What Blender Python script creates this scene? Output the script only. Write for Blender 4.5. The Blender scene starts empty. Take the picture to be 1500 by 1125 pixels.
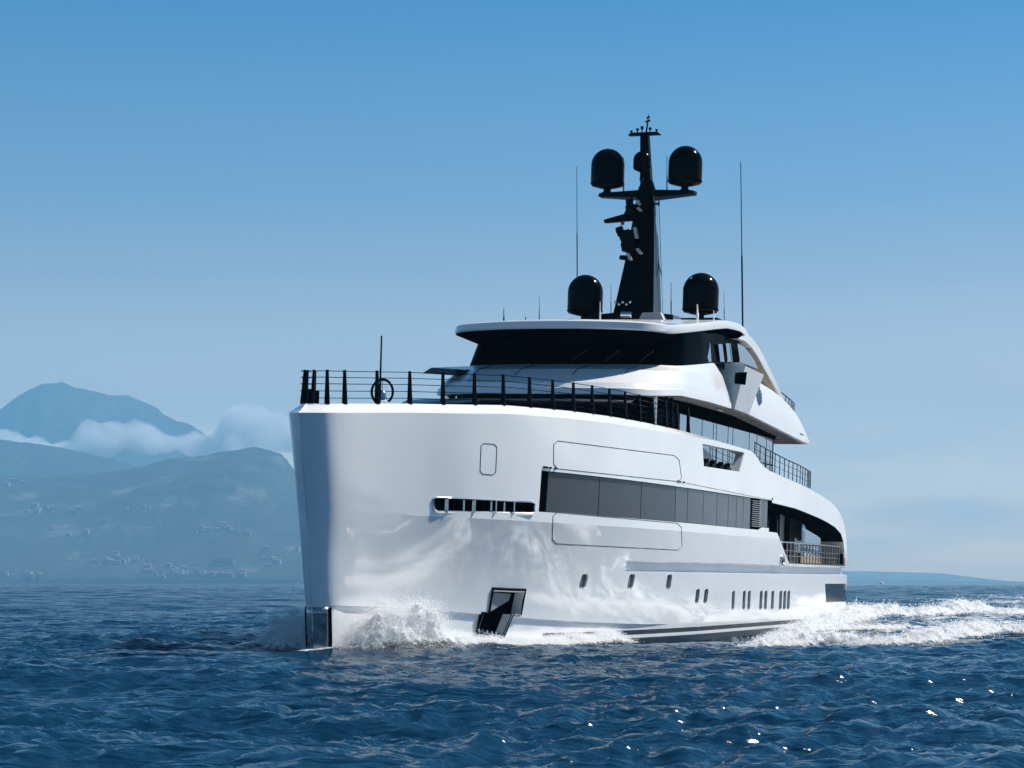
import bpy, bmesh, math, random
import numpy as np
from mathutils import Vector, Matrix, Euler

# ------------------------------------------------------------------ camera, sky, sun, exposure
SC = bpy.context.scene
COL = SC.collection
R = math.radians
EYE = 2.5                                   # camera height above the sea, metres
cam_d = bpy.data.cameras.new("camera")
cam = bpy.data.objects.new("camera", cam_d)
COL.objects.link(cam)
cam.location = (0, 0, EYE)
cam.rotation_euler = (R(90), 0, 0)
cam_d.lens = 76.8
cam_d.sensor_width = 36
cam_d.shift_y = (852 - 562.5) / 1500
cam_d.clip_start = 0.5
cam_d.clip_end = 60000
SC.camera = cam

SUN_EL, SUN_AZ = R(47), R(63)               # azimuth measured from +Y (view direction) towards +X
world = bpy.data.worlds.new("World")
SC.world = world
world.use_nodes = True
wn = world.node_tree.nodes
wl = world.node_tree.links
sky = wn.new("ShaderNodeTexSky")
sky.sky_type = 'NISHITA'
sky.sun_disc = False
sky.sun_elevation = SUN_EL
sky.sun_rotation = SUN_AZ
sky.altitude = 0
sky.air_density = 1.0
sky.dust_density = 1.0
sky.ozone_density = 1.5
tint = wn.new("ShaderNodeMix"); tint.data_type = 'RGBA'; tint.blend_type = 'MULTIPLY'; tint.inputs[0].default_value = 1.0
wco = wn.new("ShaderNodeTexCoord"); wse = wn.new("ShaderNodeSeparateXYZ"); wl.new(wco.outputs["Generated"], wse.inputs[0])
wgr = wn.new("ShaderNodeValToRGB"); cr = wgr.color_ramp           # air colour by elevation: pale at the horizon, deep blue above, darkened above the frame to cut ambient light
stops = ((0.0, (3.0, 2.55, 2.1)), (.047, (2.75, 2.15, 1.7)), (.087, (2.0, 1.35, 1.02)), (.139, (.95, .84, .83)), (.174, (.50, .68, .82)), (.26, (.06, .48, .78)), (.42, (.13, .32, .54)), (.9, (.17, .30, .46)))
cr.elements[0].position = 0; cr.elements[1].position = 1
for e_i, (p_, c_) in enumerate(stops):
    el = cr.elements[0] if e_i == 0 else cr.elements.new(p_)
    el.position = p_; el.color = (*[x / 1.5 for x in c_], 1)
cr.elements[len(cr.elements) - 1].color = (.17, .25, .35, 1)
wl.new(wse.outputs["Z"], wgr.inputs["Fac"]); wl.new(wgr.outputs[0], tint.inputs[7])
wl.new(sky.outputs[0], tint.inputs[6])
wtc = wn.new("ShaderNodeTexCoord"); wmp = wn.new("ShaderNodeMapping"); wmp.inputs["Scale"].default_value = (5, 5, 26)
wl.new(wtc.outputs["Generated"], wmp.inputs["Vector"])
wnz = wn.new("ShaderNodeTexNoise"); wnz.inputs["Scale"].default_value = 1.6; wnz.inputs["Detail"].default_value = 7; wnz.inputs["Roughness"].default_value = .55
wl.new(wmp.outputs[0], wnz.inputs["Vector"])
wrp = wn.new("ShaderNodeMapRange"); wrp.inputs["From Min"].default_value = .42; wrp.inputs["From Max"].default_value = .72
wl.new(wnz.outputs["Fac"], wrp.inputs["Value"])
wsx = wn.new("ShaderNodeSeparateXYZ"); wl.new(wtc.outputs["Generated"], wsx.inputs[0])
wel = wn.new("ShaderNodeMapRange"); wel.inputs["From Min"].default_value = .13; wel.inputs["From Max"].default_value = .02; wel.inputs["To Max"].default_value = .75
wl.new(wsx.outputs["Z"], wel.inputs["Value"])
wml = wn.new("ShaderNodeMath"); wml.operation = 'MULTIPLY'; wl.new(wrp.outputs[0], wml.inputs[0]); wl.new(wel.outputs[0], wml.inputs[1])
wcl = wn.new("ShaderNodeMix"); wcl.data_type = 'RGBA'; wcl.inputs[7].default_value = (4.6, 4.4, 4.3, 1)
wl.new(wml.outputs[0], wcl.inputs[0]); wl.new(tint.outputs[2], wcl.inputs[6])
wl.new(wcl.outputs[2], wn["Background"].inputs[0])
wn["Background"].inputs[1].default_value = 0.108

sun_d = bpy.data.lights.new("sun", 'SUN')
sun_d.energy = 5.0
sun_d.angle = R(0.5)
sun_d.color = (1.0, 0.95, 0.88)
sun = bpy.data.objects.new("sun", sun_d)
COL.objects.link(sun)
sv = Vector((math.cos(SUN_EL) * math.sin(SUN_AZ), math.cos(SUN_EL) * math.cos(SUN_AZ), math.sin(SUN_EL)))
sun.rotation_euler = sv.to_track_quat('Z', 'Y').to_euler()

SC.view_settings.view_transform = 'Standard'
SC.view_settings.look = 'None'
SC.view_settings.exposure = 0.76
SC.view_settings.gamma = 1.0
SC.cycles.use_denoising = True
SC.cycles.max_bounces = 8
SC.cycles.volume_bounces = 3
SC.cycles.transparent_max_bounces = 12
SC.cycles.sample_clamp_indirect = 6.0
rnd = random.Random(7)
nrs = np.random.RandomState(11)

# ------------------------------------------------------------------ where the yacht lies
FPX, HY, CX = 3200.0, 852.0, 750.0          # focal length, horizon and centre of the 1500 px photograph
TH, HEEL = R(19.8), R(1.8)
AFT = np.array([math.sin(TH), math.cos(TH), 0.0])
P0 = np.array([math.cos(TH), -math.sin(TH), 0.0])
UP = np.array([0, 0, 1.0])
PORT = P0 * math.cos(HEEL) - UP * math.sin(HEEL)
TOP = UP * math.cos(HEEL) + P0 * math.sin(HEEL)
BOW = np.array([-6.495, 74.766, 0.0])

def un(px, py, s=None, v=None, z=None):
    """yacht coordinates (aft, port, up) of a photo point known to lie at a given s, v or z"""
    d = np.array([(px - CX) / FPX, 1.0, -(py - HY) / FPX]); o = np.array([0, 0, EYE]) - BOW
    oo = np.array([o @ AFT, o @ PORT, o @ TOP]); dd = np.array([d @ AFT, d @ PORT, d @ TOP])
    k, val = (0, s) if s is not None else (1, v) if v is not None else (2, z)
    return oo + (val - oo[k]) / dd[k] * dd

def sea(px, py):
    """sea-level point (x, y) seen at a photo point"""
    Y = FPX * EYE / (py - HY)
    return np.array([(px - CX) / FPX * Y, Y])

# ------------------------------------------------------------------ small helpers
def pchip(pts):
    x = np.array([p[0] for p in pts], float); y = np.array([p[1] for p in pts], float)
    h = np.diff(x); d = np.diff(y) / h; m = np.zeros(len(x))
    for i in range(1, len(x) - 1):
        if d[i - 1] * d[i] > 0:
            w1, w2 = 2 * h[i] + h[i - 1], h[i] + 2 * h[i - 1]
            m[i] = (w1 + w2) / (w1 / d[i - 1] + w2 / d[i])
    m[0], m[-1] = d[0], d[-1]
    def f(q):
        q = np.clip(q, x[0], x[-1]); i = np.clip(np.searchsorted(x, q) - 1, 0, len(h) - 1)
        t = (q - x[i]) / h[i]
        return ((1 + 2 * t) * (1 - t) ** 2 * y[i] + t * (1 - t) ** 2 * h[i] * m[i]
                + t * t * (3 - 2 * t) * y[i + 1] + t * t * (t - 1) * h[i] * m[i + 1])
    return f

def sstep(a, b, x):
    t = np.clip((x - a) / (b - a), 0, 1)
    return t * t * (3 - 2 * t)

def vnoise(x, y, seed=0):
    xi = np.floor(x).astype(np.int64); yi = np.floor(y).astype(np.int64)
    fx = x - xi; fy = y - yi
    fx = fx * fx * fx * (fx * (6 * fx - 15) + 10); fy = fy * fy * fy * (fy * (6 * fy - 15) + 10)
    def hsh(a, b):
        n = (a * 374761393 + b * 668265263 + seed * 1442695041) & 0x7fffffff
        n = ((n ^ (n >> 13)) * 1274126177) & 0x7fffffff
        return ((n ^ (n >> 16)) & 0xffff) / 65535.0
    a = hsh(xi, yi) * (1 - fx) + hsh(xi + 1, yi) * fx
    b = hsh(xi, yi + 1) * (1 - fx) + hsh(xi + 1, yi + 1) * fx
    return a * (1 - fy) + b * fy

def fbm(x, y, oct=5, seed=0, gain=0.5, billow=False, ridge=False):
    t = 0; a = 1; s = 0
    for o in range(oct):
        n = vnoise(x * 2 ** o + 17.3 * o, y * 2 ** o - 9.1 * o, seed + o)
        if billow: n = np.abs(2 * n - 1)
        if ridge: n = 1 - np.abs(2 * n - 1)
        t = t + a * n; s += a; a *= gain
    return t / s

def mesh_obj(name, verts, faces, mat=None, parent=None, smooth=None, matidx=None):
    me = bpy.data.meshes.new(name)
    me.from_pydata([tuple(map(float, v)) for v in verts], [], [tuple(f) for f in faces])
    me.update()
    mats = mat if isinstance(mat, (list, tuple)) else [mat]
    for m in mats:
        if m: me.materials.append(m)
    if matidx is not None: me.polygons.foreach_set('material_index', matidx)
    if smooth is not None:
        me.shade_smooth()
        if smooth < 179: me.set_sharp_from_angle(angle=R(smooth))
    o = bpy.data.objects.new(name, me); COL.objects.link(o)
    if parent: o.parent = parent
    return o

def fast_mesh(name, V, F, mat, parent=None, smooth=True):
    """large quad or tri mesh from numpy arrays"""
    me = bpy.data.meshes.new(name); k = F.shape[1]
    me.vertices.add(len(V)); me.vertices.foreach_set('co', V.astype(np.float32).ravel())
    me.loops.add(F.size); me.loops.foreach_set('vertex_index', F.astype(np.int32).ravel())
    me.polygons.add(len(F)); me.polygons.foreach_set('loop_start', np.arange(0, F.size, k, dtype=np.int32))
    me.update(calc_edges=True); me.validate()
    if smooth: me.polygons.foreach_set('use_smooth', np.ones(len(me.polygons), bool))
    me.materials.append(mat)
    o = bpy.data.objects.new(name, me); COL.objects.link(o)
    if parent: o.parent = parent
    return o

class MB:
    """collects simple solids in yacht (s, v, z) or world coordinates into one mesh"""
    def __init__(self, boat=True): self.v = []; self.f = []; self.boat = boat
    def pt(self, p): return (-p[0], p[1], p[2]) if self.boat else tuple(p)
    def raw(self, vs, fs):
        n = len(self.v); self.v += [self.pt(p) for p in vs]; self.f += [[n + i for i in f] for f in fs]
    def box(self, a, b):
        (x0, y0, z0), (x1, y1, z1) = a, b
        self.raw([(x0, y0, z0), (x1, y0, z0), (x1, y1, z0), (x0, y1, z0), (x0, y0, z1), (x1, y0, z1), (x1, y1, z1), (x0, y1, z1)],
                 [(0, 1, 2, 3), (4, 7, 6, 5), (0, 4, 5, 1), (1, 5, 6, 2), (2, 6, 7, 3), (3, 7, 4, 0)])
    def hexa(self, q0, q1):
        self.raw(list(q0) + list(q1), [(0, 1, 2, 3), (4, 7, 6, 5), (0, 4, 5, 1), (1, 5, 6, 2), (2, 6, 7, 3), (3, 7, 4, 0)])
    def prism(self, poly, off):
        n = len(poly); q = [tuple(np.array(p) + np.array(off)) for p in poly]
        self.raw(list(poly) + q, [tuple(range(n)), tuple(range(2 * n - 1, n - 1, -1))] + [(i, i + n, (i + 1) % n + n, (i + 1) % n) for i in range(n)])
    def tube(self, pts, r, n=8, closed=False):
        P = [np.array(p, float) for p in pts]; m = len(P); rr = r if isinstance(r, (list, tuple)) else [r] * m
        rings = []; ref = None
        for i in range(m):
            a = P[(i - 1) % m] if closed else P[max(i - 1, 0)]; b = P[(i + 1) % m] if closed else P[min(i + 1, m - 1)]
            t = b - a; t /= np.linalg.norm(t) + 1e-9
            if ref is None: ref = np.array([0, 0, 1.0]) if abs(t[2]) < .9 else np.array([1.0, 0, 0])
            e = ref - t * (ref @ t); e /= np.linalg.norm(e) + 1e-9; g = np.cross(t, e); ref = e
            rings.append([P[i] + rr[i] * (math.cos(2 * math.pi * k / n) * e + math.sin(2 * math.pi * k / n) * g) for k in range(n)])
        fs = []
        for i in range(m if closed else m - 1):
            j = (i + 1) % m
            for k in range(n): fs.append((i * n + k, i * n + (k + 1) % n, j * n + (k + 1) % n, j * n + k))
        if not closed: fs += [tuple(range(n - 1, -1, -1)), tuple(range((m - 1) * n, m * n))]
        self.raw([p for ring in rings for p in ring], fs)
    def lathe(self, c, prof, n=24):
        vs = []; fs = []; m = len(prof)
        for r, z in prof:
            for k in range(n):
                a = 2 * math.pi * k / n; vs.append((c[0] + r * math.cos(a), c[1] + r * math.sin(a), c[2] + z))
        for i in range(m - 1):
            for k in range(n): fs.append((i * n + k, i * n + (k + 1) % n, (i + 1) * n + (k + 1) % n, (i + 1) * n + k))
        fs += [tuple(range(n - 1, -1, -1)), tuple(range((m - 1) * n, m * n))]
        self.raw(vs, fs)
    def grid(self, G, closed_u=False):
        G = np.array(G); a, b = G.shape[:2]; n = len(self.v)
        self.v += [self.pt(p) for p in G.reshape(-1, 3)]
        for i in range(a - 1):
            for j in range(b if closed_u else b - 1):
                k = (j + 1) % b
                self.f.append([n + i * b + j, n + i * b + k, n + (i + 1) * b + k, n + (i + 1) * b + j])
    def build(self, name, mat, parent=None, smooth=None, fix=True, bevel=0, solid=0):
        o = mesh_obj(name, self.v, self.f, mat, parent)
        bm = bmesh.new(); bm.from_mesh(o.data)
        bmesh.ops.remove_doubles(bm, verts=bm.verts, dist=1e-5)
        bmesh.ops.dissolve_degenerate(bm, edges=bm.edges, dist=1e-6)
        if fix: bmesh.ops.recalc_face_normals(bm, faces=bm.faces)
        bm.to_mesh(o.data); bm.free()
        if smooth is not None:
            o.data.shade_smooth()
            if smooth < 179: o.data.set_sharp_from_angle(angle=R(smooth))
        if bevel:
            m = o.modifiers.new("bevel", 'BEVEL'); m.width = bevel; m.segments = 2; m.limit_method = 'ANGLE'; m.angle_limit = R(35)
        if solid:
            m = o.modifiers.new("solid", 'SOLIDIFY'); m.thickness = solid; m.offset = 0
        return o

def tag(o, label=None, cat=None, group=None, kind=None):
    if label: o['label'] = label
    if cat: o['category'] = cat
    if group: o['group'] = group
    if kind: o['kind'] = kind
    return o

def empty(name, loc=(0, 0, 0), rot=(0, 0, 0), parent=None):
    o = bpy.data.objects.new(name, None); COL.objects.link(o)
    o.location = loc; o.rotation_euler = rot
    if parent: o.parent = parent
    return o

# ------------------------------------------------------------------ materials
def material(name, col, rough=.5, metal=0., ior=1.5, coat=0., spec=.5, coat_rough=.03):
    m = bpy.data.materials.new(name); m.use_nodes = True
    b = m.node_tree.nodes["Principled BSDF"]
    b.inputs["Base Color"].default_value = (*col, 1); b.inputs["Roughness"].default_value = rough
    b.inputs["Metallic"].default_value = metal; b.inputs["IOR"].default_value = ior
    b.inputs["Coat Weight"].default_value = coat; b.inputs["Coat Roughness"].default_value = coat_rough
    b.inputs["Specular IOR Level"].default_value = spec
    return m

def vary(m, amount=.06, scale=2.0, rough_amount=.0, bump=0., bump_scale=3., detail=5.):
    """break up a flat material with noise in colour, roughness and a slight unevenness of the surface"""
    nt = m.node_tree; N, Lk = nt.nodes, nt.links; b = N["Principled BSDF"]
    tc = N.new("ShaderNodeTexCoord"); nz = N.new("ShaderNodeTexNoise")
    nz.inputs["Scale"].default_value = scale; nz.inputs["Detail"].default_value = detail
    Lk.new(tc.outputs["Object"], nz.inputs["Vector"])
    c = b.inputs["Base Color"].default_value[:]
    rp = N.new("ShaderNodeValToRGB")
    rp.color_ramp.elements[0].color = tuple(max(0, x * (1 - amount)) for x in c[:3]) + (1,)
    rp.color_ramp.elements[1].color = tuple(min(1, x * (1 + amount)) for x in c[:3]) + (1,)
    rp.color_ramp.elements[0].position = .3; rp.color_ramp.elements[1].position = .7
    Lk.new(nz.outputs["Fac"], rp.inputs["Fac"]); Lk.new(rp.outputs["Color"], b.inputs["Base Color"])
    if rough_amount:
        mr = N.new("ShaderNodeMapRange"); r0 = b.inputs["Roughness"].default_value
        mr.inputs["To Min"].default_value = max(0, r0 - rough_amount); mr.inputs["To Max"].default_value = r0 + rough_amount
        Lk.new(nz.outputs["Fac"], mr.inputs["Value"]); Lk.new(mr.outputs[0], b.inputs["Roughness"])
    if bump:
        n2 = N.new("ShaderNodeTexNoise"); n2.inputs["Scale"].default_value = bump_scale; n2.inputs["Detail"].default_value = 2
        Lk.new(tc.outputs["Object"], n2.inputs["Vector"])
        bp = N.new("ShaderNodeBump"); bp.inputs["Strength"].default_value = bump; bp.inputs["Distance"].default_value = .05
        Lk.new(n2.outputs["Fac"], bp.inputs["Height"]); Lk.new(bp.outputs["Normal"], b.inputs["Normal"])
    return m

M_HULL = vary(material("hull_paint", (.93, .925, .92), .06, .30, spec=.36), .03, .35, .03, .02, .5)
M_WHITE = vary(material("white_paint", (.80, .80, .80), .22, 0, coat=.5), .025, .5, .03)
M_DECK = vary(material("teak_deck", (.34, .24, .15), .6), .15, 6)
M_BOOT = vary(material("black_boot_paint", (.012, .013, .016), .25, coat=.4), .3, 3)
M_BLACK = vary(material("black_gloss_paint", (.002, .002, .0025), .14, ior=1.16, spec=.3), .3, 3)
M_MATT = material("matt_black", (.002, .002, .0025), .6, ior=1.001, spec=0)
M_DGLASS = material("dark_glass", (.001, .001, .0015), .05, 0, ior=1.04, spec=.3)
M_TINT = vary(material("tinted_hull_glass", (.10, .112, .13), .08, .55), .1, 1)
M_MIRROR = vary(material("mirror_glass", (.50, .56, .62), .035, 1.0), .06, .4, 0, .012, .6)
M_PANEL = material("grey_screen_glass", (.055, .06, .066), .25, .2)
M_CHROME = material("stainless_steel", (.62, .62, .60), .12, 1.0)
M_SHOE = vary(material("worn_steel", (.30, .31, .32), .26, 1.0), .35, 3, .1)
M_SEAM = material("seam", (.03, .03, .035), .6)
M_BEIGE = vary(material("beige_lining", (.55, .43, .30), .45), .1, 2)
M_BROWN = vary(material("brown_lining", (.16, .11, .075), .5), .2, 2)
M_GREY = material("grey_trim", (.28, .29, .31), .4)
M_STERN = material("stern_glass", (.004, .007, .013), .12, ior=1.16)
M_WIPER = material("wiper_grey", (.10, .10, .11), .4)
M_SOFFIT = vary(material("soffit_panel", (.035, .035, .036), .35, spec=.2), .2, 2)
M_WHITEANT = material("white_fibreglass", (.75, .75, .74), .35)
M_BLUE = material("emblem_blue", (.03, .07, .16), .3, .3)
M_RED = material("red_lamp", (.25, .02, .02), .3)

# tiny perforation on the three grey screens of the side gate
def perforate(m):
    nt = m.node_tree; N, Lk = nt.nodes, nt.links
    tc = N.new("ShaderNodeTexCoord"); vo = N.new("ShaderNodeTexVoronoi"); vo.inputs["Scale"].default_value = 45
    Lk.new(tc.outputs["Object"], vo.inputs["Vector"])
    rp = N.new("ShaderNodeValToRGB"); rp.color_ramp.elements[0].position = .1; rp.color_ramp.elements[1].position = .6
    rp.color_ramp.elements[0].color = (.042, .046, .052, 1); rp.color_ramp.elements[1].color = (.062, .067, .075, 1)
    Lk.new(vo.outputs["Distance"], rp.inputs["Fac"]); Lk.new(rp.outputs["Color"], N["Principled BSDF"].inputs["Base Color"])
perforate(M_PANEL)

# ------------------------------------------------------------------ yacht: root
yacht = empty("motor_yacht", tuple(BOW), (-HEEL, 0, math.atan2(-math.cos(TH), -math.sin(TH))))
tag(yacht, "large white motor yacht with black mast and radar domes steaming towards the viewer", "yacht")

# ------------------------------------------------------------------ hull shape
f_bd = pchip([(0, 0), (.04, .10), (.1, .24), (.25, .50), (.5, .75), (.8, .91), (1.2, 1.08), (2, 1.38), (3, 1.78), (4, 2.2), (6.3, 3.2), (10.2, 4.38), (14, 5.02), (18, 5.42), (24, 5.7), (30, 5.8), (45, 5.8), (60, 5.48), (65.6, 5.2)])
f_bw = pchip([(0, 0), (.1, .16), (.25, .33), (.5, .48), (1, .64), (2, .95), (4, 1.6), (10, 3.3), (16, 4.5), (24, 5.3), (30, 5.6), (45, 5.7), (60, 5.4), (65.6, 5.1)])
f_zc = pchip([(0, 1.72), (4, 1.6), (9.6, 1.28), (16.7, .98), (24, .82), (66, .8)])
f_zt = lambda S: np.interp(S, [0, 2, 3.4, 5, 8, 12.4, 16, 20, 25, 32, 37, 37.8, 39.4, 41, 48, 52, 55.8, 58, 59.6, 61.4, 63, 64.2, 65.0, 65.6],
                           [8.45, 8.66, 8.8, 8.92, 9.14, 9.27, 9.33, 9.36, 9.36, 9.28, 9.22, 9.1, 8.65, 8.43, 8.05, 7.84, 7.58, 7.38, 7.2, 6.85, 6.39, 5.6, 4.7, 3.7])
f_cap = lambda S: np.interp(S, [0, 22, 30, 66], [.34, .30, .10, .06])
f_s0 = lambda z: np.interp(z, [-1.2, 0, 1.7, 2.6, 5, 6.3, 8.2], [-.6, -.7, -.9, -1.15, -1.55, -1.9, -2.42])
f_ledge = lambda S: .36 * sstep(18.3, 19.2, S)
KN = 4.9
def sec(S):
    """half-section of the hull at station S: list of (z, b)"""
    bd, bw, zc, zt = f_bd(S), f_bw(S), f_zc(S), f_zt(S)
    bk = bd * np.interp(S, [0, 6, 20], [.90, .955, 1.0])
    zo = zt - f_cap(S)
    bch = bw + .28 * (bk - bw); step = .10 * (1 - sstep(19, 25, S)) * sstep(0, 1.2, S)
    def low(z):
        t = (z - zc) / (KN - zc); return bch + (bk - bch) * t ** 1.45
    def hi(z):
        t = (z - KN) / (8.6 - KN); return bk + (bd - bk) * t
    k = min(1.0, (zo - 3.56) / (8.4 - 3.56)); up = lambda z: 3.56 + (z - 3.56) * k
    L = [(-1.2, bw * .88), (0, bw), (.28, bw + (bch - step - bw) * .32), (.42, bw + (bch - step - bw) * .5), (.62, bw + (bch - step - bw) * .7),
         (zc - .02, bch - step), (zc, bch), (zc + (3.5 - zc) * .35, low(zc + (3.5 - zc) * .35)), (3.06, low(3.06)), (3.11, low(3.11)), (3.50, low(3.5)),
         (3.56, low(3.56))]
    ld = f_ledge(S)
    L[9] = (L[9][0], L[9][1] - ld); L[10] = (L[10][0], L[10][1] - ld)
    for z in (4.2, KN, KN + .06, 6.0, 7.4):
        L.append((up(z), low(up(z)) if up(z) < KN else hi(up(z))))
    L.append((zo, bd))
    return L, zo, zt, bd
def hullb(s, z):
    """half breadth of the hull at actual distance aft s and height z"""
    S = s
    for _ in range(40): S = .5 * S + .5 * max(0.0, s - f_s0(z) * math.exp(-S / 4))
    L, zo, zt, bd = sec(S)
    zz = [a for a, b in L]; bb = [b for a, b in L]
    return float(np.interp(z, zz, bb))
def onhull(px, py, off=0.):
    v = 5.
    for _ in range(60):
        q = un(px, py, v=v); v = .6 * v + .4 * (hullb(q[0], q[2]) + off)
    return un(px, py, v=v)
def skin(s, z, off=0.): return (s, hullb(s, z) + off, z)

STA = np.unique(np.concatenate([[0, .008, .02, .035, .05, .07, .09, .12, .16, .2, .25, .32, .4, .55, .75, 1, 1.25, 1.5, 1.8, 2.1, 2.5, 3, 3.5], np.arange(4, 18, .5), [18.4, 18.8, 19.2, 19.6, 20, 20.6], np.arange(21, 37, 1.), [37, 37.8, 38.6, 39.4, 40.2], np.arange(41, 58, 1.), [58, 59, 59.6, 60.5, 61.4, 62.2, 63, 63.6, 64.2, 64.6, 65.0, 65.3, 65.6]]))
rings = []
for S in STA:
    L, zo, zt, bd = sec(S)
    half = [(S + f_s0(z) * math.exp(-S / 4), b, z) for z, b in L]
    e = math.exp(-S / 4)
    half = [(a, max(b_, .010), c) for a, b_, c in half]
    half.append((S + (-1.88) * e, max(.008, bd - .26), zt))
    zd = min(7.95, zt - .06)
    half.append((S + (-1.7) * e, max(.0065, bd - .40), zt))
    half.append((S + (-1.65) * e, max(.005, bd - .42), zd))
    rings.append(half + [(a, -b, c) for a, b, c in half[::-1]])
nl = len(rings[0]) // 2
hm = MB(); hm.grid(rings, closed_u=True)
n0 = len(rings[0]); last = (len(rings) - 1) * n0
hm.f.append(list(range(last, last + n0))); hm.f.append(list(range(n0 - 1, -1, -1)))
hull = hm.build("hull", [M_HULL, M_BOOT, M_WHITE, M_DECK, M_MATT], yacht)

# --- openings cut into the hull
CUT = MB()
def poly_cut(poly, depth, out=.6):
    n = len(poly); vs = [skin(s, z, out) for s, z in poly] + [skin(s, z, -depth) for s, z in poly]
    for m in (1, -1):
        CUT.raw([(a, m * b, c) for a, b, c in vs], [tuple(range(n)), tuple(range(2 * n - 1, n - 1, -1))] + [(i, i + n, (i + 1) % n + n, (i + 1) % n) for i in range(n)])
def strip_cut(rows, depth, out=.6, flat=None):
    """rows: (s, z bottom, z top); the inner wall follows the hull"""
    for m in (1, -1):
        G = []
        for s, zb, zt_ in rows:
            zz = (zb, zt_)
            ins = [(s, m * (flat if flat is not None else hullb(s, .5 * (zb + zt_)) - depth), z) for z in zz]
            outs = [(s, m * (hullb(s, z) + out), z) for z in zz]
            G.append([outs[0], outs[1], ins[1], ins[0]])
        n = len(CUT.v); CUT.grid(G, closed_u=True)
        k = len(rows); CUT.f.append([n + i for i in range(4)]); CUT.f.append([n + (k - 1) * 4 + i for i in (3, 2, 1, 0)])
BAND = [9.95] + list(np.arange(10.5, 41.0, .75)) + [41.9]
strip_cut([(s, 5.28 if s < 39.2 else 5.42, 6.84) for s in BAND], .16)
# side opening of the aft main deck
_t = np.array([onhull(*p)[[0, 2]] for p in ((1127.5, 735.5), (1164, 744.5), (1176, 749), (1200, 759), (1211, 764.5), (1223, 772), (1232, 782), (1235.5, 794), (1238.5, 822))])
_b = np.array([onhull(*p)[[0, 2]] for p in ((1127.5, 779), (1138.5, 780.5), (1143, 792), (1156, 825.5), (1239, 829.5))])
SO = float(_t[0, 0])
OPN = [(q, float(np.interp(q, _b[:, 0], _b[:, 1])), float(np.interp(q, _t[:, 0], _t[:, 1]))) for q in np.unique(np.concatenate([_t[:, 0], _b[1:4, 0], np.linspace(SO, _t[-1, 0], 16)]))]
strip_cut(OPN, 1.7, flat=3.9)
# slanted opening in the upper deck bulwark
SLOT = [onhull(*p)[[0, 2]] for p in ((1029, 650), (1090.5, 663), (1083, 691), (1031, 683))]
poly_cut([tuple(p) for p in SLOT], .75)
# mooring slot near the bow, anchor pocket, stern window
MOOR = [onhull(*p)[[0, 2]] for p in ((634, 731), (639, 728.5), (777, 735.5), (782, 738), (782, 749), (778, 752), (640, 748.5), (635, 745))]
poly_cut([tuple(p) for p in MOOR], .45)
ANCH = [onhull(*p)[[0, 2]] for p in ((721, 862), (769, 864), (762, 900), (750.5, 900), (736, 936), (697, 926), (706, 897.5), (716, 897.5))]
poly_cut([tuple(p) for p in ANCH], .38)
STW = [onhull(*p)[[0, 2]] for p in ((1208.5, 855), (1239.5, 855), (1241.5, 881), (1210, 882.5))]
poly_cut([tuple(p) for p in STW], .12)
PORTS = [(855, 851, 9, 20, 2.2), (924.5, 851, 8, 20, 1.8), (980, 851.5, 6.5, 20, 1.2), (1021.5, 872.5, 5, 20, 1), (1034, 872.5, 5, 20, 1)] + \
        [(x, 878.5, 3.6, 27, .6) for x in (1074, 1089.8, 1097.2, 1114.6, 1121.5, 1131.5, 1143.3, 1149.3, 1155)]
PORTQ = []
for x, y, w, h, l in PORTS:
    c = onhull(x, y); a = onhull(x - w / 2, y); b = onhull(x + w / 2, y); t = onhull(x + l, y - h / 2); d = onhull(x - l, y + h / 2)
    hw = (b[0] - a[0]) / 2
    PORTQ.append((c[0], c[2], hw, t[2], d[2], t[0], d[0]))
def rrect(s0t, s0b, hw, zt_, zb_, r=.12):
    """rounded parallelogram (s, z)"""
    out = []
    for (cs, cz, q) in ((s0t + hw, zt_, 0), (s0t - hw, zt_, 1), (s0b - hw, zb_, 2), (s0b + hw, zb_, 3)):
        for k in range(4):
            a = math.pi / 2 * (q + k / 3); rs, rz = min(r, hw), r
            ox = -rs if q in (0, 3) else rs; oz = -rz if q in (0, 1) else rz
            out.append((cs + ox + rs * math.cos(a), cz + oz + rz * math.sin(a)))
    return out
for s, z, hw, zt_, zb_, st_, sb_ in PORTQ: poly_cut(rrect(st_, sb_, hw, zt_, zb_), .12)
cutter = CUT.build("cutter", M_MATT, yacht)
bo = hull.modifiers.new("cut", 'BOOLEAN'); bo.operation = 'DIFFERENCE'; bo.object = cutter; bo.solver = 'EXACT'; bo.use_self = True
bpy.context.view_layer.update()
me2 = bpy.data.meshes.new_from_object(hull.evaluated_get(bpy.context.evaluated_depsgraph_get()))
hull.modifiers.clear(); old = hull.data; hull.data = me2; bpy.data.meshes.remove(old)
bpy.data.objects.remove(cutter)
me2.materials.clear()
for m in (M_HULL, M_BOOT, M_WHITE, M_DECK, M_MATT): me2.materials.append(m)
for p in me2.polygons:
    c = p.center; s, v, z = -c.x, abs(c.y), c.z; idx = 0
    hb = hullb(s, z) if s > -2 else v
    inside = v < hb - .03 and z < f_zt(max(0, s)) - .5
    if z < .28: idx = 1
    elif z < .42: idx = 2
    elif z < .62: idx = 1 if s > 12 else 0
    elif p.normal.z > .8 and v < f_bd(max(0, s)) - .40 and z > 7: idx = 3
    elif z > 7 and abs(p.normal.z) < .4 and v < hb - .2: idx = 2
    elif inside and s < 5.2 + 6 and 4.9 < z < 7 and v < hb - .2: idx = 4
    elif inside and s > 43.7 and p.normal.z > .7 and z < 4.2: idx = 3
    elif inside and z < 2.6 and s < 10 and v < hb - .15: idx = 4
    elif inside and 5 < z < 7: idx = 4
    p.material_index = idx
me2.shade_smooth(); me2.set_sharp_from_angle(angle=R(24))
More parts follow.
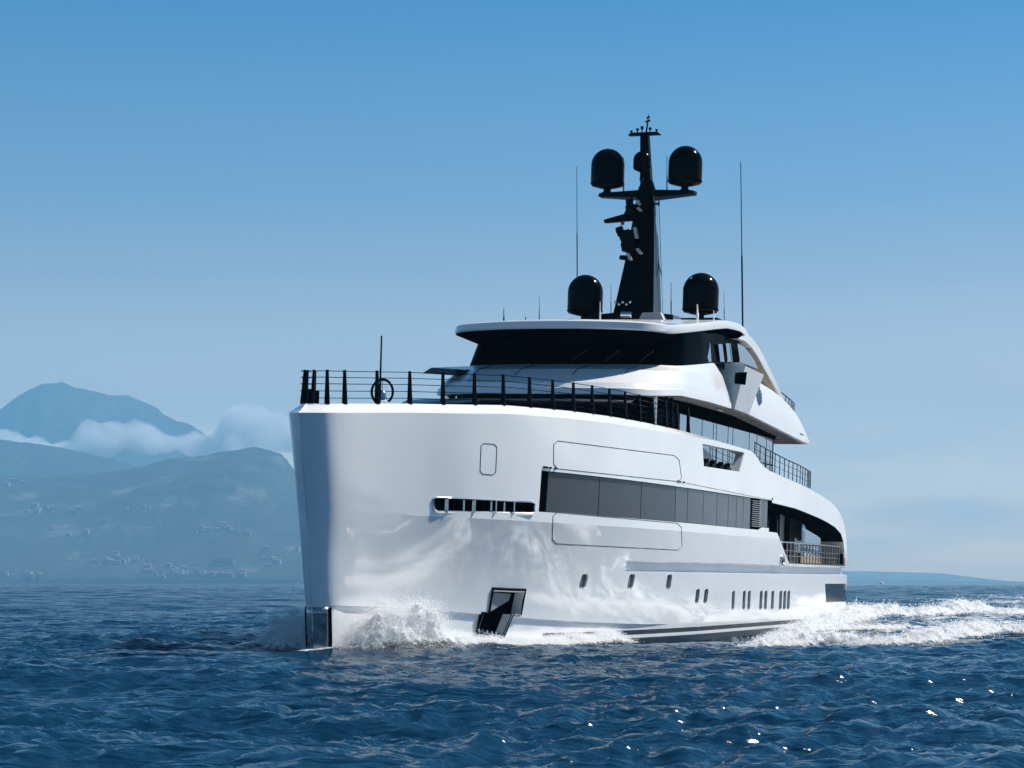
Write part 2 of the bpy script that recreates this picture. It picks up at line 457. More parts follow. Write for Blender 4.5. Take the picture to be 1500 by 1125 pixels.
se = me2.attributes.get("sharp_edge") or me2.attributes.new("sharp_edge", 'BOOLEAN', 'EDGE')
for e in me2.edges:                                   # the knuckle line and the chine stay crisp
    za, zb = me2.vertices[e.vertices[0]].co, me2.vertices[e.vertices[1]].co
    if abs(za.z - KN) < .004 and abs(zb.z - KN) < .004 and za.x < 1.5: se.data[e.index].value = True

def patch(name, rows, off, mat, parent, nz=3, thick=.03, both=False):
    """a sheet that follows the hull; rows of (s, z bottom, z top)"""
    for sg in ((1, -1) if both else (1,)):
        m = MB(); m.grid([[(s, sg * (hullb(s, zb + (zt_ - zb) * k / nz) + off), zb + (zt_ - zb) * k / nz) for k in range(nz + 1)] for s, zb, zt_ in rows])
        m.build(name, mat, parent, smooth=60)

def groove(name, pts, parent, r=.018, mat=None, closed=True, off=0.0):
    for sg in (1, -1):
        m = MB(); m.tube([(s, sg * (hullb(s, z) + off), z) for s, z in pts], r, 5, closed); m.build(name, mat or M_SEAM, parent, smooth=60)

# --- glazed band along the main deck
band = empty("window_band", parent=yacht)
panes_px = [806, 881.5, 943, 993, 1010.5, 1033.5, 1053.5, 1070, 1082, 1092, 1102.5]
edge_s = [onhull(x, 700 + (x - 806) * .13)[0] for x in panes_px]
def rows_between(a, b, zb, zt_, n=6): return [(a + (b - a) * k / n, zb, zt_) for k in range(n + 1)]
patch("end_panel", rows_between(9.97, edge_s[0] - .05, 5.29, 6.83), -.13, M_MATT, band, both=True)
for k in range(len(edge_s) - 1):
    a, b = edge_s[k] + .03, edge_s[k + 1] - .03
    for sg in (1, -1):
        m = MB(); zb = 5.30
        m.grid([[(s, sg * (hullb(s, z) - .10), z) for z in np.linspace(zb, 6.82, 4)] for s in np.linspace(a, b, 7)])
        o = m.build("window_pane", M_PANEL if k < 3 else M_TINT, band, smooth=60)
        if k < 3: o['label'] = "wide grey screened pane"
s_l0, s_l1 = edge_s[-1] + .1, onhull(1115, 746)[0]
for sg in (1, -1):
    lv = MB()
    for z in np.arange(5.45, 6.8, .105):
        lv.hexa([(s_l0, sg * (hullb(s_l0, z) - .13), z), (s_l1, sg * (hullb(s_l1, z) - .13), z), (s_l1, sg * (hullb(s_l1, z) - .03), z - .02), (s_l0, sg * (hullb(s_l0, z) - .03), z - .02)],
                [(s_l0, sg * (hullb(s_l0, z) - .13), z + .03), (s_l1, sg * (hullb(s_l1, z) - .13), z + .03), (s_l1, sg * (hullb(s_l1, z) - .03), z + .01), (s_l0, sg * (hullb(s_l0, z) - .03), z + .01)])
    lv.build("louvre", M_GREY, band)
s_g1 = SO - .03
for a, b in ((s_l1 + .1, .5 * (s_l1 + s_g1)), (.5 * (s_l1 + s_g1) + .05, s_g1)):
    patch("window_pane", rows_between(a, b, 5.44, 6.82), -.10, M_TINT, band, thick=.02, both=True)

# --- portholes
for s, z, hw, zt_, zb_, st_, sb_ in PORTQ:
    for sg in (1, -1):
        q = rrect(st_, sb_, hw + .01, zt_ + .01, zb_ - .01)
        m = MB(); n = len(q)
        m.raw([(a, sg * (hullb(a, c) - .07), c) for a, c in q], [tuple(range(n))])
        pane = m.build("porthole", M_TINT, hull)
        rim = MB(); rim.tube([(a, sg * (hullb(a, c) + .0), c) for a, c in rrect(st_, sb_, hw, zt_, zb_)], .014, 5, True)
        rim.build("porthole_rim", M_GREY, hull, smooth=60)

# --- stern window
for sg in (1, -1):
    m = MB(); m.raw([(a, sg * (hullb(a, c) - .08), c) for a, c in STW], [(0, 1, 2, 3)]); m.build("stern_window", M_STERN, hull)

# --- side gate and hatch outlines, seams
def px_poly(pts, seg=10, r=5):
    out = []; n = len(pts)
    for i in range(n):
        a, b = np.array(pts[i], float), np.array(pts[(i + 1) % n], float)
        d = (b - a) / np.linalg.norm(b - a)
        for k in range(seg + 1):
            out.append((a + d * r) * (1 - k / seg) + (b - d * r) * k / seg)
    return [tuple(onhull(*p)[[0, 2]]) for p in out]
hatch = px_poly([(705, 649), (728, 651), (726, 696), (703, 694)], 4, 4)
groove("hatch_seam", hatch, hull, .016)
gate_top = px_poly([(811, 645), (994, 668), (999, 706), (811, 686)], 8, 6)
gate_low = px_poly([(810, 750), (998, 767), (999, 806), (809, 796)], 8, 6)
groove("gate_seam", gate_top, hull, .017)
groove("gate_seam", gate_low, hull, .017)
groove("panel_seam", [tuple(onhull(x, 706.5 + (x - 1000) * .203)[[0, 2]]) for x in np.linspace(1003, 1131, 14)], hull, .012, closed=False)
for x, y in ((797, 684.5), (801, 685), (806, 685.5), (813, 686.5), (993, 705), (996, 706), (1001, 706.5), (1131, 731)):
    q = onhull(x, y)
    for sg in (1, -1): m = MB(); m.box((q[0] - .07, sg * (hullb(q[0], q[2]) - .03), q[2] - .03), (q[0] + .07, sg * (hullb(q[0], q[2]) + .05), q[2] + .04)); m.build("hinge", M_BLACK, hull)

# --- mooring slot at the bow: steel frame, posts and rollers
moor = empty("mooring_port", parent=yacht)
for sg in (1, -1):
    fr = MB(); fr.tube([(s, sg * (hullb(s, z) + .02), z) for s, z in MOOR], .04, 6, True); fr.build("frame", M_CHROME, moor, smooth=60)
    shade = MB(); shade.tube([(s, sg * (hullb(s, z) + .02), z - .05) for s, z in MOOR[4:8]], .05, 6); shade.build("lower_lip", M_WHITE, moor, smooth=60)
    s0, s1 = MOOR[0][0], MOOR[4][0]
    for k, fr_ in enumerate((.14, .2, .38, .41, .47, .62, .65, .8, .78)):
        x = 634 + 148 * fr_; q = onhull(x, 740.5 + fr_ * 3)
        p_ = MB(); off = .02 if k in (0, 3, 5, 7) else -.3
        zc_ = q[2]; p_.tube([(q[0], sg * (hullb(q[0], zc_) + off), zc_ - .24), (q[0], sg * (hullb(q[0], zc_) + off), zc_ + .24)], .035 if off > 0 else .05, 8)
        p_.build("post" if off > 0 else "roller", M_CHROME, moor, smooth=60)

# --- anchor pocket: trim, grille ribs and the anchor shank
pocket = empty("anchor_pocket", parent=yacht)
for sg in (1, -1):
    t = MB(); t.tube([(s, sg * (hullb(s, z) + .02), z) for s, z in ANCH], .055, 6, True); t.build("trim", M_BLACK, pocket, smooth=60)
    t = MB(); cs = np.mean([p[0] for p in ANCH]); cz = np.mean([p[1] for p in ANCH])
    t.tube([(s + (cs - s) * .09, sg * (hullb(s, z) + .015), z + (cz - z) * .09) for s, z in ANCH], .04, 6, True); t.build("inner_trim", M_CHROME, pocket, smooth=60)
    for k in range(6):
        a = onhull(701 + k * 6.3, 921 + k * 1.2); b = onhull(696.5 + k * 6.3, 934 + k * 1.3)
        g = MB(); g.tube([(a[0], sg * (a[1] + .0), a[2]), (b[0], sg * (b[1] - .0), b[2])], .06, 6); g.build("grille_rib", M_CHROME, pocket, smooth=60)
    a = onhull(716, 920); b = onhull(735, 920); c = onhull(752, 870); d = onhull(726, 868)
    g = MB(); g.raw([(d[0], sg * (d[1] - .12), d[2]), (c[0], sg * (c[1] - .12), c[2]), (c[0], sg * (c[1] - .2), c[2] - .25), (d[0], sg * (d[1] - .2), d[2] - .7)], [(0, 1, 2, 3)])
    g.build("anchor_fluke", M_GREY, pocket, solid=.06)

# --- stainless shoe on the stem
shoe = MB()
for sg in (1, -1):
    rows = []
    for z in np.linspace(-.4, 1.64, 10):
        s0 = float(f_s0(z))
        rows.append([(s0 - .015, 0, z)] + [(s0 + d, sg * (hullb(s0 + d, z) + .015), z) for d in (.05, .12, .2, .3, .42)])
    shoe.grid(rows)
shoe.build("stem_shoe", M_SHOE, hull, smooth=50, solid=.008)
for sg in (1, -1):
    e_ = MB(); e_.tube([(float(f_s0(z)) + .45, sg * (hullb(float(f_s0(z)) + .45, z) + .03), z) for z in np.linspace(-.3, 1.64, 8)], .035, 6)
    e_.build("shoe_edge", M_BLACK, hull, smooth=60)
# starboard fairlead seen past the stem
q = un(434, 742, s=2.4)
fl = MB(); fl.tube([(2.4 + .34 * math.cos(a), -hullb(2.4 + .34 * math.cos(a), q[2]) - .07, q[2] + .24 * math.sin(a)) for a in np.linspace(0, 2 * math.pi, 14)[:-1]], .10, 6, True)
fl.build("fairlead", M_BLACK, hull, smooth=60)
# mooring fairlead at the after end of the bulwark
q = onhull(1145, 821)
for sg in (1, -1):
    fl = MB(); fl.tube([(q[0] + .36 * math.cos(a), sg * (q[1] + .02), q[2] + .26 * math.sin(a)) for a in np.linspace(0, 2 * math.pi, 15)[:-1]], .09, 8, True); fl.build("fairlead", M_CHROME, hull, smooth=60)
    fl = MB(); fl.prism([(q[0] + .34 * math.cos(a), sg * (q[1] - .01), q[2] + .24 * math.sin(a)) for a in np.linspace(0, 2 * math.pi, 15)[:-1]], (0, sg * .02, 0)); fl.build("fairlead_throat", M_MATT, hull)
# tunnel box near the after waterline and the swim step
q0 = onhull(1167, 900)
for sg in (1, -1):
    tb = MB(); tb.hexa([(q0[0], sg * 5.2, .5), (q0[0] + 1.6, sg * 5.2, .5), (q0[0] + 1.6, sg * 5.52, .5), (q0[0], sg * 5.55, .5)], [(q0[0], sg * 5.2, 1.35), (q0[0] + 1.6, sg * 5.2, 1.35), (q0[0] + 1.6, sg * 5.52, 1.35), (q0[0], sg * 5.55, 1.35)])
    tb.build("exhaust_box", M_GREY, hull, bevel=.04)
sp = MB(); sp.box((65.4, -4.6, .35), (67.6, 4.6, .75)); sp.build("swim_platform", M_WHITE, hull, bevel=.08)

# --- aft main deck behind the side opening
aft = empty("aft_deck_saloon", parent=yacht)
for sg in (1, -1):
    w_ = MB()
    for a, b, mt in ((SO + .1, 45.6, 0),): w_.box((a, sg * 3.93, 3.72), (b, sg * 3.97, 6.3))
    w_.build("glass_door", M_DGLASS, aft)
    for k in range(12):
        z = 3.9 + k * .2; l_ = MB(); l_.box((44.4, sg * 4.0, z), (45.7, sg * 4.16, z + .08)); l_.build("louvre_blade", M_GREY, aft)
    for a in (47.0, 50.2, 53.2):
        c_ = MB(); c_.box((a, sg * 3.95, 3.72), (a + .22, sg * 4.2, 6.45)); c_.build("door_post", M_BLACK, aft)
    w_ = MB(); w_.box((47.6, sg * 3.93, 3.74), (50.1, sg * 3.97, 6.4)); w_.build("glass_door", M_DGLASS, aft)
    w_ = MB(); G_ = [[(53.6 + t * 6.4, sg * (4.85 - .1 * t), z) for z in np.linspace(3.72, 6.5 - t * .75, 4)] for t in np.linspace(0, 1, 8)]
    w_.grid(G_); w_.build("side_screen", M_MIRROR, aft, smooth=60, solid=.03)
    w_ = MB(); w_.prism([(59.6, sg * 4.1, 3.72), (64.0, sg * 4.1, 3.72), (63.2, sg * 4.1, 4.9), (61.2, sg * 4.1, 5.6), (59.4, sg * 4.1, 5.9)], (0, sg * .05, 0)); w_.build("lining_panel", M_BROWN, aft)
    w_ = MB(); w_.box((62.6, sg * 5.05, 3.70), (64.0, sg * 5.22, 4.35)); w_.build("quarter_box", M_MATT, aft, bevel=.03)
    rl = empty("aft_railing", parent=yacht)
    tr = MB(); pts = [(s, sg * (hullb(s, 4) - .12), 4.78) for s in np.linspace(45.0, 62.5, 20)]
    tr.tube(pts, .04, 8)
    for h in (.28, .56): tr.tube([(a, b, c - 1.0 + h) for a, b, c in pts], .018, 6)
    tr.build("rail", M_CHROME, rl, smooth=60)
    for s in np.linspace(46.4, 62.5, 19):
        p_ = MB(); b = hullb(s, 4) - .12; p_.tube([(s, sg * b, 3.62), (s, sg * b, 4.78)], .03, 6); p_.build("stanchion", M_GREY, rl, smooth=60)

# ------------------------------------------------------------------ upper deck house
def curve_plan(front, half, samples=40):
    """plan curve from starboard to port through symmetric (s, v) points given for port"""
    f = pchip([(v, s) for s, v in front])
    return f
deck = empty("upper_deckhouse", parent=yacht)
plan = [(20.9, 0), (21.1, 2.0), (21.8, 3.4), (22.8, 4.1), (24.5, 4.35), (48.3, 4.3)]
full = [(s, -v, ) for s, v in plan[::-1]][:-1] + plan
m = MB(); m.grid([[(s, v, 7.95), (s, v, 11.0)] for s, v in full] + [[(48.3, -4.3, 7.95), (48.3, -4.3, 11.0)]])
m.build("wall", M_DGLASS, deck, smooth=40)
for sg in (1, -1):
    p_ = MB(); p_.box((23.2, sg * 4.37, 10.36), (48.2, sg * 4.43, 10.95)); p_.build("frieze", M_MATT, deck)
gx = [995, 1009.5, 1028, 1044.5, 1049, 1066, 1073, 1097, 1108, 1122, 1131]
gs = [un(x, 620 + (x - 965) * .33, v=4.4)[0] for x in gx]
for a, b in zip(gs[:-1], gs[1:]):
    for sg in (1, -1):
        p_ = MB(); t = rnd.uniform(-.02, .02)
        p_.hexa([(a + .06, sg * 4.36, 8.0), (b - .06, sg * 4.36, 8.0), (b - .06, sg * 4.40, 8.0), (a + .06, sg * 4.40, 8.0)],
                [(a + .06, sg * 4.36, 10.35), (b - .06, sg * 4.36, 10.35 + t * .3), (b - .06, sg * 4.40, 10.35 + t * .3), (a + .06, sg * 4.40, 10.35)])
        p_.build("window_pane", M_MIRROR, deck)
for sg in (1, -1):
    p_ = MB(); q = un(955, 610, v=4.7); p_.tube([(q[0], sg * 4.75, 7.95), (q[0], sg * 4.75, 10.75)], .17, 16); p_.build("steel_pillar", M_CHROME, deck, smooth=60)
    for x in (975, 983):
        q = un(x, 612, v=5.0); p_ = MB(); p_.tube([(q[0], sg * 5.0, 8.9), (q[0], sg * 5.0, 10.8)], .09, 8); p_.build("pillar", M_BLACK, deck, smooth=60)
# low dark seating block and breakwater on the foredeck
m = MB(); m.grid([[(17.0 + .9 * (abs(v) / 5.1) ** 3, v, 7.95), (17.3 + .9 * (abs(v) / 5.1) ** 3, v, 9.95), (18.2 + .9 * (abs(v) / 5.1) ** 3, v, 10.2), (21.4, v, 10.35)] for v in np.linspace(-5.1, 5.1, 25)])
m.build("foredeck_coaming", M_BLACK, yacht, smooth=40)
m = MB(); q = [un(x, y, v=-5.3) for x, y in ((618, 547), (632, 538.5), (684, 536.5), (690, 545))]
m.prism([tuple(p) for p in q], (.5, 1.4, -.05)); m.build("wing_deck_cover", M_BLACK, yacht)

# ------------------------------------------------------------------ coachroof (white brow above the deckhouse)
TN = np.linspace(-1, 1, 61)
f_lip_s = pchip([(0, 20.2), (2.5, 20.45), (4.0, 21.0), (4.9, 22.3), (5.25, 24.0), (5.38, 27), (5.42, 34.6)][:1] + [(2.5, 20.45), (4.0, 21.0), (4.9, 22.3), (5.25, 24.0), (5.38, 27), (5.42, 34.6)])
lip_pts = []
def lip_curve(n=40):
    """port half of the lip, from the centreline aft: (s, v)"""
    key = [(20.2, 0), (20.25, 1.2), (20.45, 2.6), (20.9, 3.9), (21.8, 4.8), (23.2, 5.3), (25.5, 5.5), (29, 5.5), (34.2, 5.45)]
    d = np.cumsum([0] + [math.hypot(key[i + 1][0] - key[i][0], key[i + 1][1] - key[i][1]) for i in range(len(key) - 1)])
    fs = pchip(list(zip(d, [k[0] for k in key]))); fv = pchip(list(zip(d, [k[1] for k in key])))
    t = np.linspace(0, d[-1], n)
    return [(float(fs(x)), float(fv(x)), x / d[-1]) for x in t]
def wh_curve(n=40):
    key = [(24.2, 0), (24.3, 1.6), (24.65, 3.2), (25.3, 4.5), (26.5, 5.1), (29.5, 5.15), (32.4, 5.02)]
    d = np.cumsum([0] + [math.hypot(key[i + 1][0] - key[i][0], key[i + 1][1] - key[i][1]) for i in range(len(key) - 1)])
    fs = pchip(list(zip(d, [k[0] for k in key]))); fv = pchip(list(zip(d, [k[1] for k in key])))
    t = np.linspace(0, d[-1], n)
    return [(float(fs(x)), float(fv(x)), x / d[-1]) for x in t]
f_lipz = lambda s: np.interp(s, [20, 22, 25, 30, 36, 38.4, 52.6], [10.56, 10.64, 10.88, 10.98, 11.0, 11.0, 10.36])
f_whz = lambda s: np.interp(s, [24, 26, 32, 40], [12.22, 12.30, 13.0, 13.2])
lp, wc = lip_curve(), wh_curve()
G = []
for (s, v, t), (s2, v2, t2) in zip(lp, wc):
    zl = float(f_lipz(s)); zw = float(f_whz(s2)); fr = 1 - float(sstep(22.5, 27, s))
    d = np.array([s2 - s, v2 - v]);
    def mix(k): return (s + d[0] * k, v + d[1] * k)
    a = mix(.0); b = mix(.02); c = mix(.06); e_ = mix(.06 + .06 * fr); g = mix(.55); h = mix(.93)
    zl2 = zl + .28
    G.append([(s + .25 * fr, v - .6 * (1 - fr) - .0, zl - .02), (*a, zl), (*b, zl + .27), (*c, zl + .30), (*e_, zl + .34 + .2 * fr), (*mix(.17), zl + .62),
              (*g, zl + .62 + (zw - zl - .62) * .62), (*h, zw - .10), (*mix(1.0), zw - .02), (s2 + .3, v2 - .35 * (v2 > .3), zw - .02)])
full = [[(a, -b, c) for a, b, c in row] for row in G[::-1]][:-1] + G
m = MB(); m.grid(full)
coach = m.build("coachroof", M_WHITE, yacht, smooth=11)
# seams over the coachroof
from mathutils.bvhtree import BVHTree
_bm = bmesh.new(); _bm.from_mesh(coach.data); bvh = BVHTree.FromBMesh(_bm)
for v0 in (-3.3, -1.1, 1.5, 3.6):
    m = MB(); pts = []
    s_top = float(np.interp(abs(v0), [p[1] for p in wc], [p[0] for p in wc]))
    for q in np.linspace(s_top - .15, s_top - 2.7 + .2 * abs(v0) ** 1.0 * .3, 9):
        hit = bvh.ray_cast(Vector((-q, v0, 20)), Vector((0, 0, -1)))[0]
        if hit: pts.append((q, v0, hit.z + .012))
    if len(pts) > 2: m.tube(pts, .02, 5); m.build("coachroof_seam", M_SEAM, coach, smooth=60)
_bm.free()
# deck slab under the bridge deck: soffit seen from below
sl = [(s, v) for s, v, t in lp if s < 34.7]
edge = [(s + .12, max(0, v - .25)) for s, v in sl] + [(38.4, 5.1), (45, 5.1), (52.3, 5.05)]
m = MB(); m.grid([[(s, -v, float(f_lipz(s)) + .02), (s, 0, float(f_lipz(s)) + .02), (s, v, float(f_lipz(s)) + .02)] for s, v in edge])
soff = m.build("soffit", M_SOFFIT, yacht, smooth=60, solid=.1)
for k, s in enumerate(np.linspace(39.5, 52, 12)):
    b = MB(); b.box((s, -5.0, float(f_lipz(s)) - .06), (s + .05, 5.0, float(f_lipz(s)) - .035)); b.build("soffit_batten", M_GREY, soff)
for sg in (1, -1):
    q = un(1054, 608, v=4.9); b = MB(); b.box((q[0] - .5, sg * 4.85, 10.88), (q[0] + .5, sg * 4.95, 10.93)); b.build("soffit_lamp", M_WHITEANT, soff)

# ------------------------------------------------------------------ wheelhouse
wh = empty("wheelhouse", parent=yacht)
G = []
for s, v, t in wc:
    zb = float(f_whz(s)) - .1; k = .9
    top_s = s + .9 * (1 - float(sstep(27, 31, s))); top_v = v * .96
    zt_ = float(np.interp(top_s, [24, 26, 33, 38], [13.55, 13.6, 14.78, 14.8]))
    G.append([(s, v, zb), (top_s, top_v, zt_)])
G += [[(38.0, 4.95, 12.9), (38.0, 4.8, 14.75)]]
m = MB(); m.grid([[(a, -b, c) for a, b, c in r_] for r_ in G[::-1]][:-1] + G)
m.build("windscreen", M_DGLASS, wh, smooth=40)
for v0, px in ((.6, 0), (2.2, 0), (3.6, 0)):
    k = int(np.argmin([abs(p[1] - abs(v0)) for p in wc])); a, b = np.array(G[k][0]), np.array(G[k][1]); sg = 1 if v0 > 0 else -1
    w_ = MB(); A = a + (b - a) * .16; Bp = a + (b - a) * .52 + np.array([.1, .55, 0])
    w_.tube([(A[0] - .10, sg * A[1], A[2]), (Bp[0] - .08, sg * (Bp[1] if sg > 0 else Bp[1] - 1.1), Bp[2])], .016, 6); w_.build("wiper", M_WIPER, wh, smooth=60)
# side windows: mirror panes between black pillars
for sg in (1, -1):
    for (x0, x1, yt, yb) in ((1035, 1042, 503, 530), (1055, 1061, 504, 530), (1066, 1071, 503, 530), (1072, 1073, 503, 530)):
        a = un(x0, yb, v=5.06); b = un(x1, yb, v=5.06); c = un(x1 - 3, yt, v=5.0); d = un(x0 - (3 if x0 > 1040 else -5), yt, v=5.0)
        p_ = MB(); p_.raw([(q[0], sg * (q[1] + .0), q[2]) for q in (a, b, c, d)], [(0, 1, 2, 3)]); p_.build("side_window", M_MIRROR, wh, solid=.02)
    pts = [un(x, y, v=5.08) for x, y in ((1080, 503), (1090, 508), (1098, 518), (1105, 528), (1110, 540), (1084, 531))]
    p_ = MB(); p_.raw([(q[0], sg * q[1], q[2]) for q in pts], [tuple(range(6))]); p_.build("side_window", M_MIRROR, wh, solid=.02)
# roof visor
def roof_curve(n=44):
    key = [(22.0, 0), (22.1, 1.5), (22.5, 3.0), (23.1, 4.2), (24.2, 4.95), (26.5, 5.35), (30, 5.45), (34, 5.4), (37, 5.25), (39.6, 4.95)]
    d = np.cumsum([0] + [math.hypot(key[i + 1][0] - key[i][0], key[i + 1][1] - key[i][1]) for i in range(len(key) - 1)])
    fs = pchip(list(zip(d, [k[0] for k in key]))); fv = pchip(list(zip(d, [k[1] for k in key])))
    return [(float(fs(x)), float(fv(x))) for x in np.linspace(0, d[-1], n)]
f_rz = lambda s: float(np.interp(s, [22, 24.5, 28, 31, 33, 36, 38, 39.6], [13.93, 13.92, 14.42, 14.84, 15.1, 15.28, 15.2, 14.95]))
G = []
for s, v in roof_curve():
    z = f_rz(s); fr = 1 - float(sstep(23.5, 28, s))
    th = .38
    inn = np.array([1.0 * fr, -.9 * (1 - fr) * (v > .5) - .9 * (v / 5.4) * fr])
    G.append([(s + 3.2 * fr + inn[0], max(0, v + 4 * inn[1]), z - .75), (s + inn[0] * 1.9, max(0, v + inn[1]), z - th - .30 * fr - .12), (s, v, z - th), (s - .04 * fr, v + .02 * (v > 0), z - th + .06), (s, v, z - .05), (s + .06, max(0, v - .06), z), (s + .25 + 1.5 * fr, max(0, v - .5), z + .05 + .18 * fr), (max(s, 33) if v < .1 else s + (33 - s) * .5 * fr, 0, z + .1 + .4 * fr)])
full = [[(a, -b, c) for a, b, c in row] for row in G[::-1]][:-1] + G
m = MB(); m.grid([row[2:] for row in full]); roof = m.build("roof", M_WHITE, wh, smooth=30)
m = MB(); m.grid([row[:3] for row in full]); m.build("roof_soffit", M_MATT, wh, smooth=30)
# arches that carry the roof down to the bridge deck sides
for sg in (1, -1):
    outer = [un(x, y, v=5.15) for x, y in ((1092, 488), (1099, 495), (1108, 506), (1116, 520), (1124, 537), (1132, 553), (1139, 568), (1146, 583))]
    inner = [un(x, y, v=5.15) for x, y in ((1080, 496), (1091, 499.5), (1101, 509.5), (1109, 521.5), (1118, 538.5), (1128, 556), (1136, 570), (1143, 583))]
    n = len(outer); a = MB()
    a.grid([[(o[0], sg * 5.22, o[2]), (i[0], sg * 5.18, i[2]), (i[0], sg * 4.75, i[2]), (o[0], sg * 4.75, o[2])] for o, i in zip(outer, inner)], closed_u=True)
    a.build("roof_arch", M_WHITE, wh, smooth=40)
    b = MB(); b.grid([[(i[0] + .0, sg * 5.10, i[2] - .012), (i[0], sg * 3.9, i[2] - .25)] for i in inner[2:]]); b.build("arch_lining", M_BEIGE, wh, smooth=60, solid=.02)
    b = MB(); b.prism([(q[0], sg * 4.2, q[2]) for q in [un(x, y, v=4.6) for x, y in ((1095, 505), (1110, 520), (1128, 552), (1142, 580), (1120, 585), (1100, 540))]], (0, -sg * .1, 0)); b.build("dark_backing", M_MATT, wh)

# --- bridge wings and the white side screens of the bridge deck
for sg in (1, -1):
    wing = empty("bridge_wing", parent=yacht)
    V = 5.75
    bF = un(1076, 599, v=5.50); sw = bF[0]
    tA = un(1032, 533, s=sw - .2); tF = un(1092, 536, s=sw); tO = un(1119, 549, v=tF[1] - .05); bO = un(1097, 607, v=5.48); bA = un(1056, 594, s=sw - .1); tI = un(1087, 530.5, s=sw - .1)
    mA = un(1050, 556, s=sw - .15)
    pts = [tA, tI, tF, tO, bO, bF, bA, mA]
    inn = [np.array([max(p[0], 36) + 2.5, 3.9, p[2]]) for k, p in enumerate(pts)]
    w_ = MB(); vs = [(p[0], sg * p[1], p[2]) for p in pts] + [(p[0], sg * p[1], p[2]) for p in inn]
    w_.raw(vs, [(0, 1, 2, 7), (2, 5, 6, 7), (2, 3, 4, 5), (0, 8, 9, 1), (1, 9, 10, 2), (2, 10, 11, 3), (3, 11, 12, 4), (4, 12, 13, 5), (5, 13, 14, 6), (6, 14, 15, 7), (7, 15, 8, 0), (8, 15, 14, 13, 12, 11, 10, 9)])
    w_.build("wing_body", M_WHITE, wing, bevel=.06)
    # square opening of the docking lamp on the front face
    P, Q, Rr = tF, bF, mA
    nrm = np.cross(np.array(Q) - np.array(P), np.array(Rr) - np.array(P)); nrm /= np.linalg.norm(nrm)
    if nrm[0] > 0: nrm = -nrm
    quad = []
    for x, y in ((1077, 546), (1094.5, 545), (1092, 564), (1076, 562)):
        lo, hi_ = 3.0, 8.0
        for _ in range(40):
            mid = .5 * (lo + hi_); q = un(x, y, v=mid)
            g = (q - P) @ nrm
            q2 = un(x, y, v=lo); g2 = (q2 - P) @ nrm
            if g * g2 > 0: lo = mid
            else: hi_ = mid
        quad.append(un(x, y, v=mid) + nrm * .02)
    o_ = MB(); o_.prism([(q[0], sg * q[1], q[2]) for q in quad], (nrm[0] * .02, sg * nrm[1] * .02, nrm[2] * .02)); o_.build("lamp_opening", M_MATT, wing)
    # side screen
    Vs = 5.32
    top_px = ((1100, 553), (1117, 563), (1131, 572), (1146, 583), (1157, 595), (1166, 606), (1174, 620), (1180, 634), (1184, 649)); 
    bot_s = [un(x, y, v=Vs) for x, y in ((1080, 597), (1097, 607), (1110, 613.4), (1125, 620.9), (1140, 628.5), (1152, 634.6), (1164, 640.7), (1175, 646.3), (1184.5, 651))]
    tops = [un(x, y, v=Vs - .12) for x, y in top_px]
    w_ = MB()
    w_.grid([[(t[0], sg * (Vs - .12), t[2]), (.5 * (t[0] + b[0]), sg * (Vs + .04), .5 * (t[2] + b[2])), (b[0], sg * Vs, b[2]), (b[0], sg * (Vs - .45), b[2]), (t[0], sg * (Vs - .30), t[2])] for t, b in zip(tops, bot_s)], closed_u=True)
    sc_ = w_.build("bridge_side_screen", M_WHITE, yacht, smooth=35)
    b = MB(); a0, a1 = un(1172, 635, v=Vs + .03), un(1179, 638.5, v=Vs + .03); b.tube([(a0[0], sg * (Vs + .015), a0[2]), (a1[0], sg * (Vs + .0), a1[2])], .04, 6); b.build("scupper", M_SEAM, sc_)
    # blue feathered emblem
    em = MB(); c0 = un(1112.5, 581, v=Vs + .04)
    for k in range(5):
        t = k / 4; s_ = c0[0] - .5 + .9 * t; h = .5 - .4 * abs(t - .45); dz = -.1 * (t - .5)
        em.hexa([(s_, sg * (Vs + .02), c0[2] - h + dz), (s_ + .1, sg * (Vs + .02), c0[2] - h + .08 + dz), (s_ + .1, sg * (Vs + .06), c0[2] - h + .08 + dz), (s_, sg * (Vs + .06), c0[2] - h + dz)],
                [(s_ - .15, sg * (Vs + .0), c0[2] + h * .7 + dz), (s_ + .06, sg * (Vs + .0), c0[2] + h + dz), (s_ + .06, sg * (Vs + .05), c0[2] + h + dz), (s_ - .15, sg * (Vs + .05), c0[2] + h * .7 + dz)])
    em.build("emblem", M_BLUE, sc_)

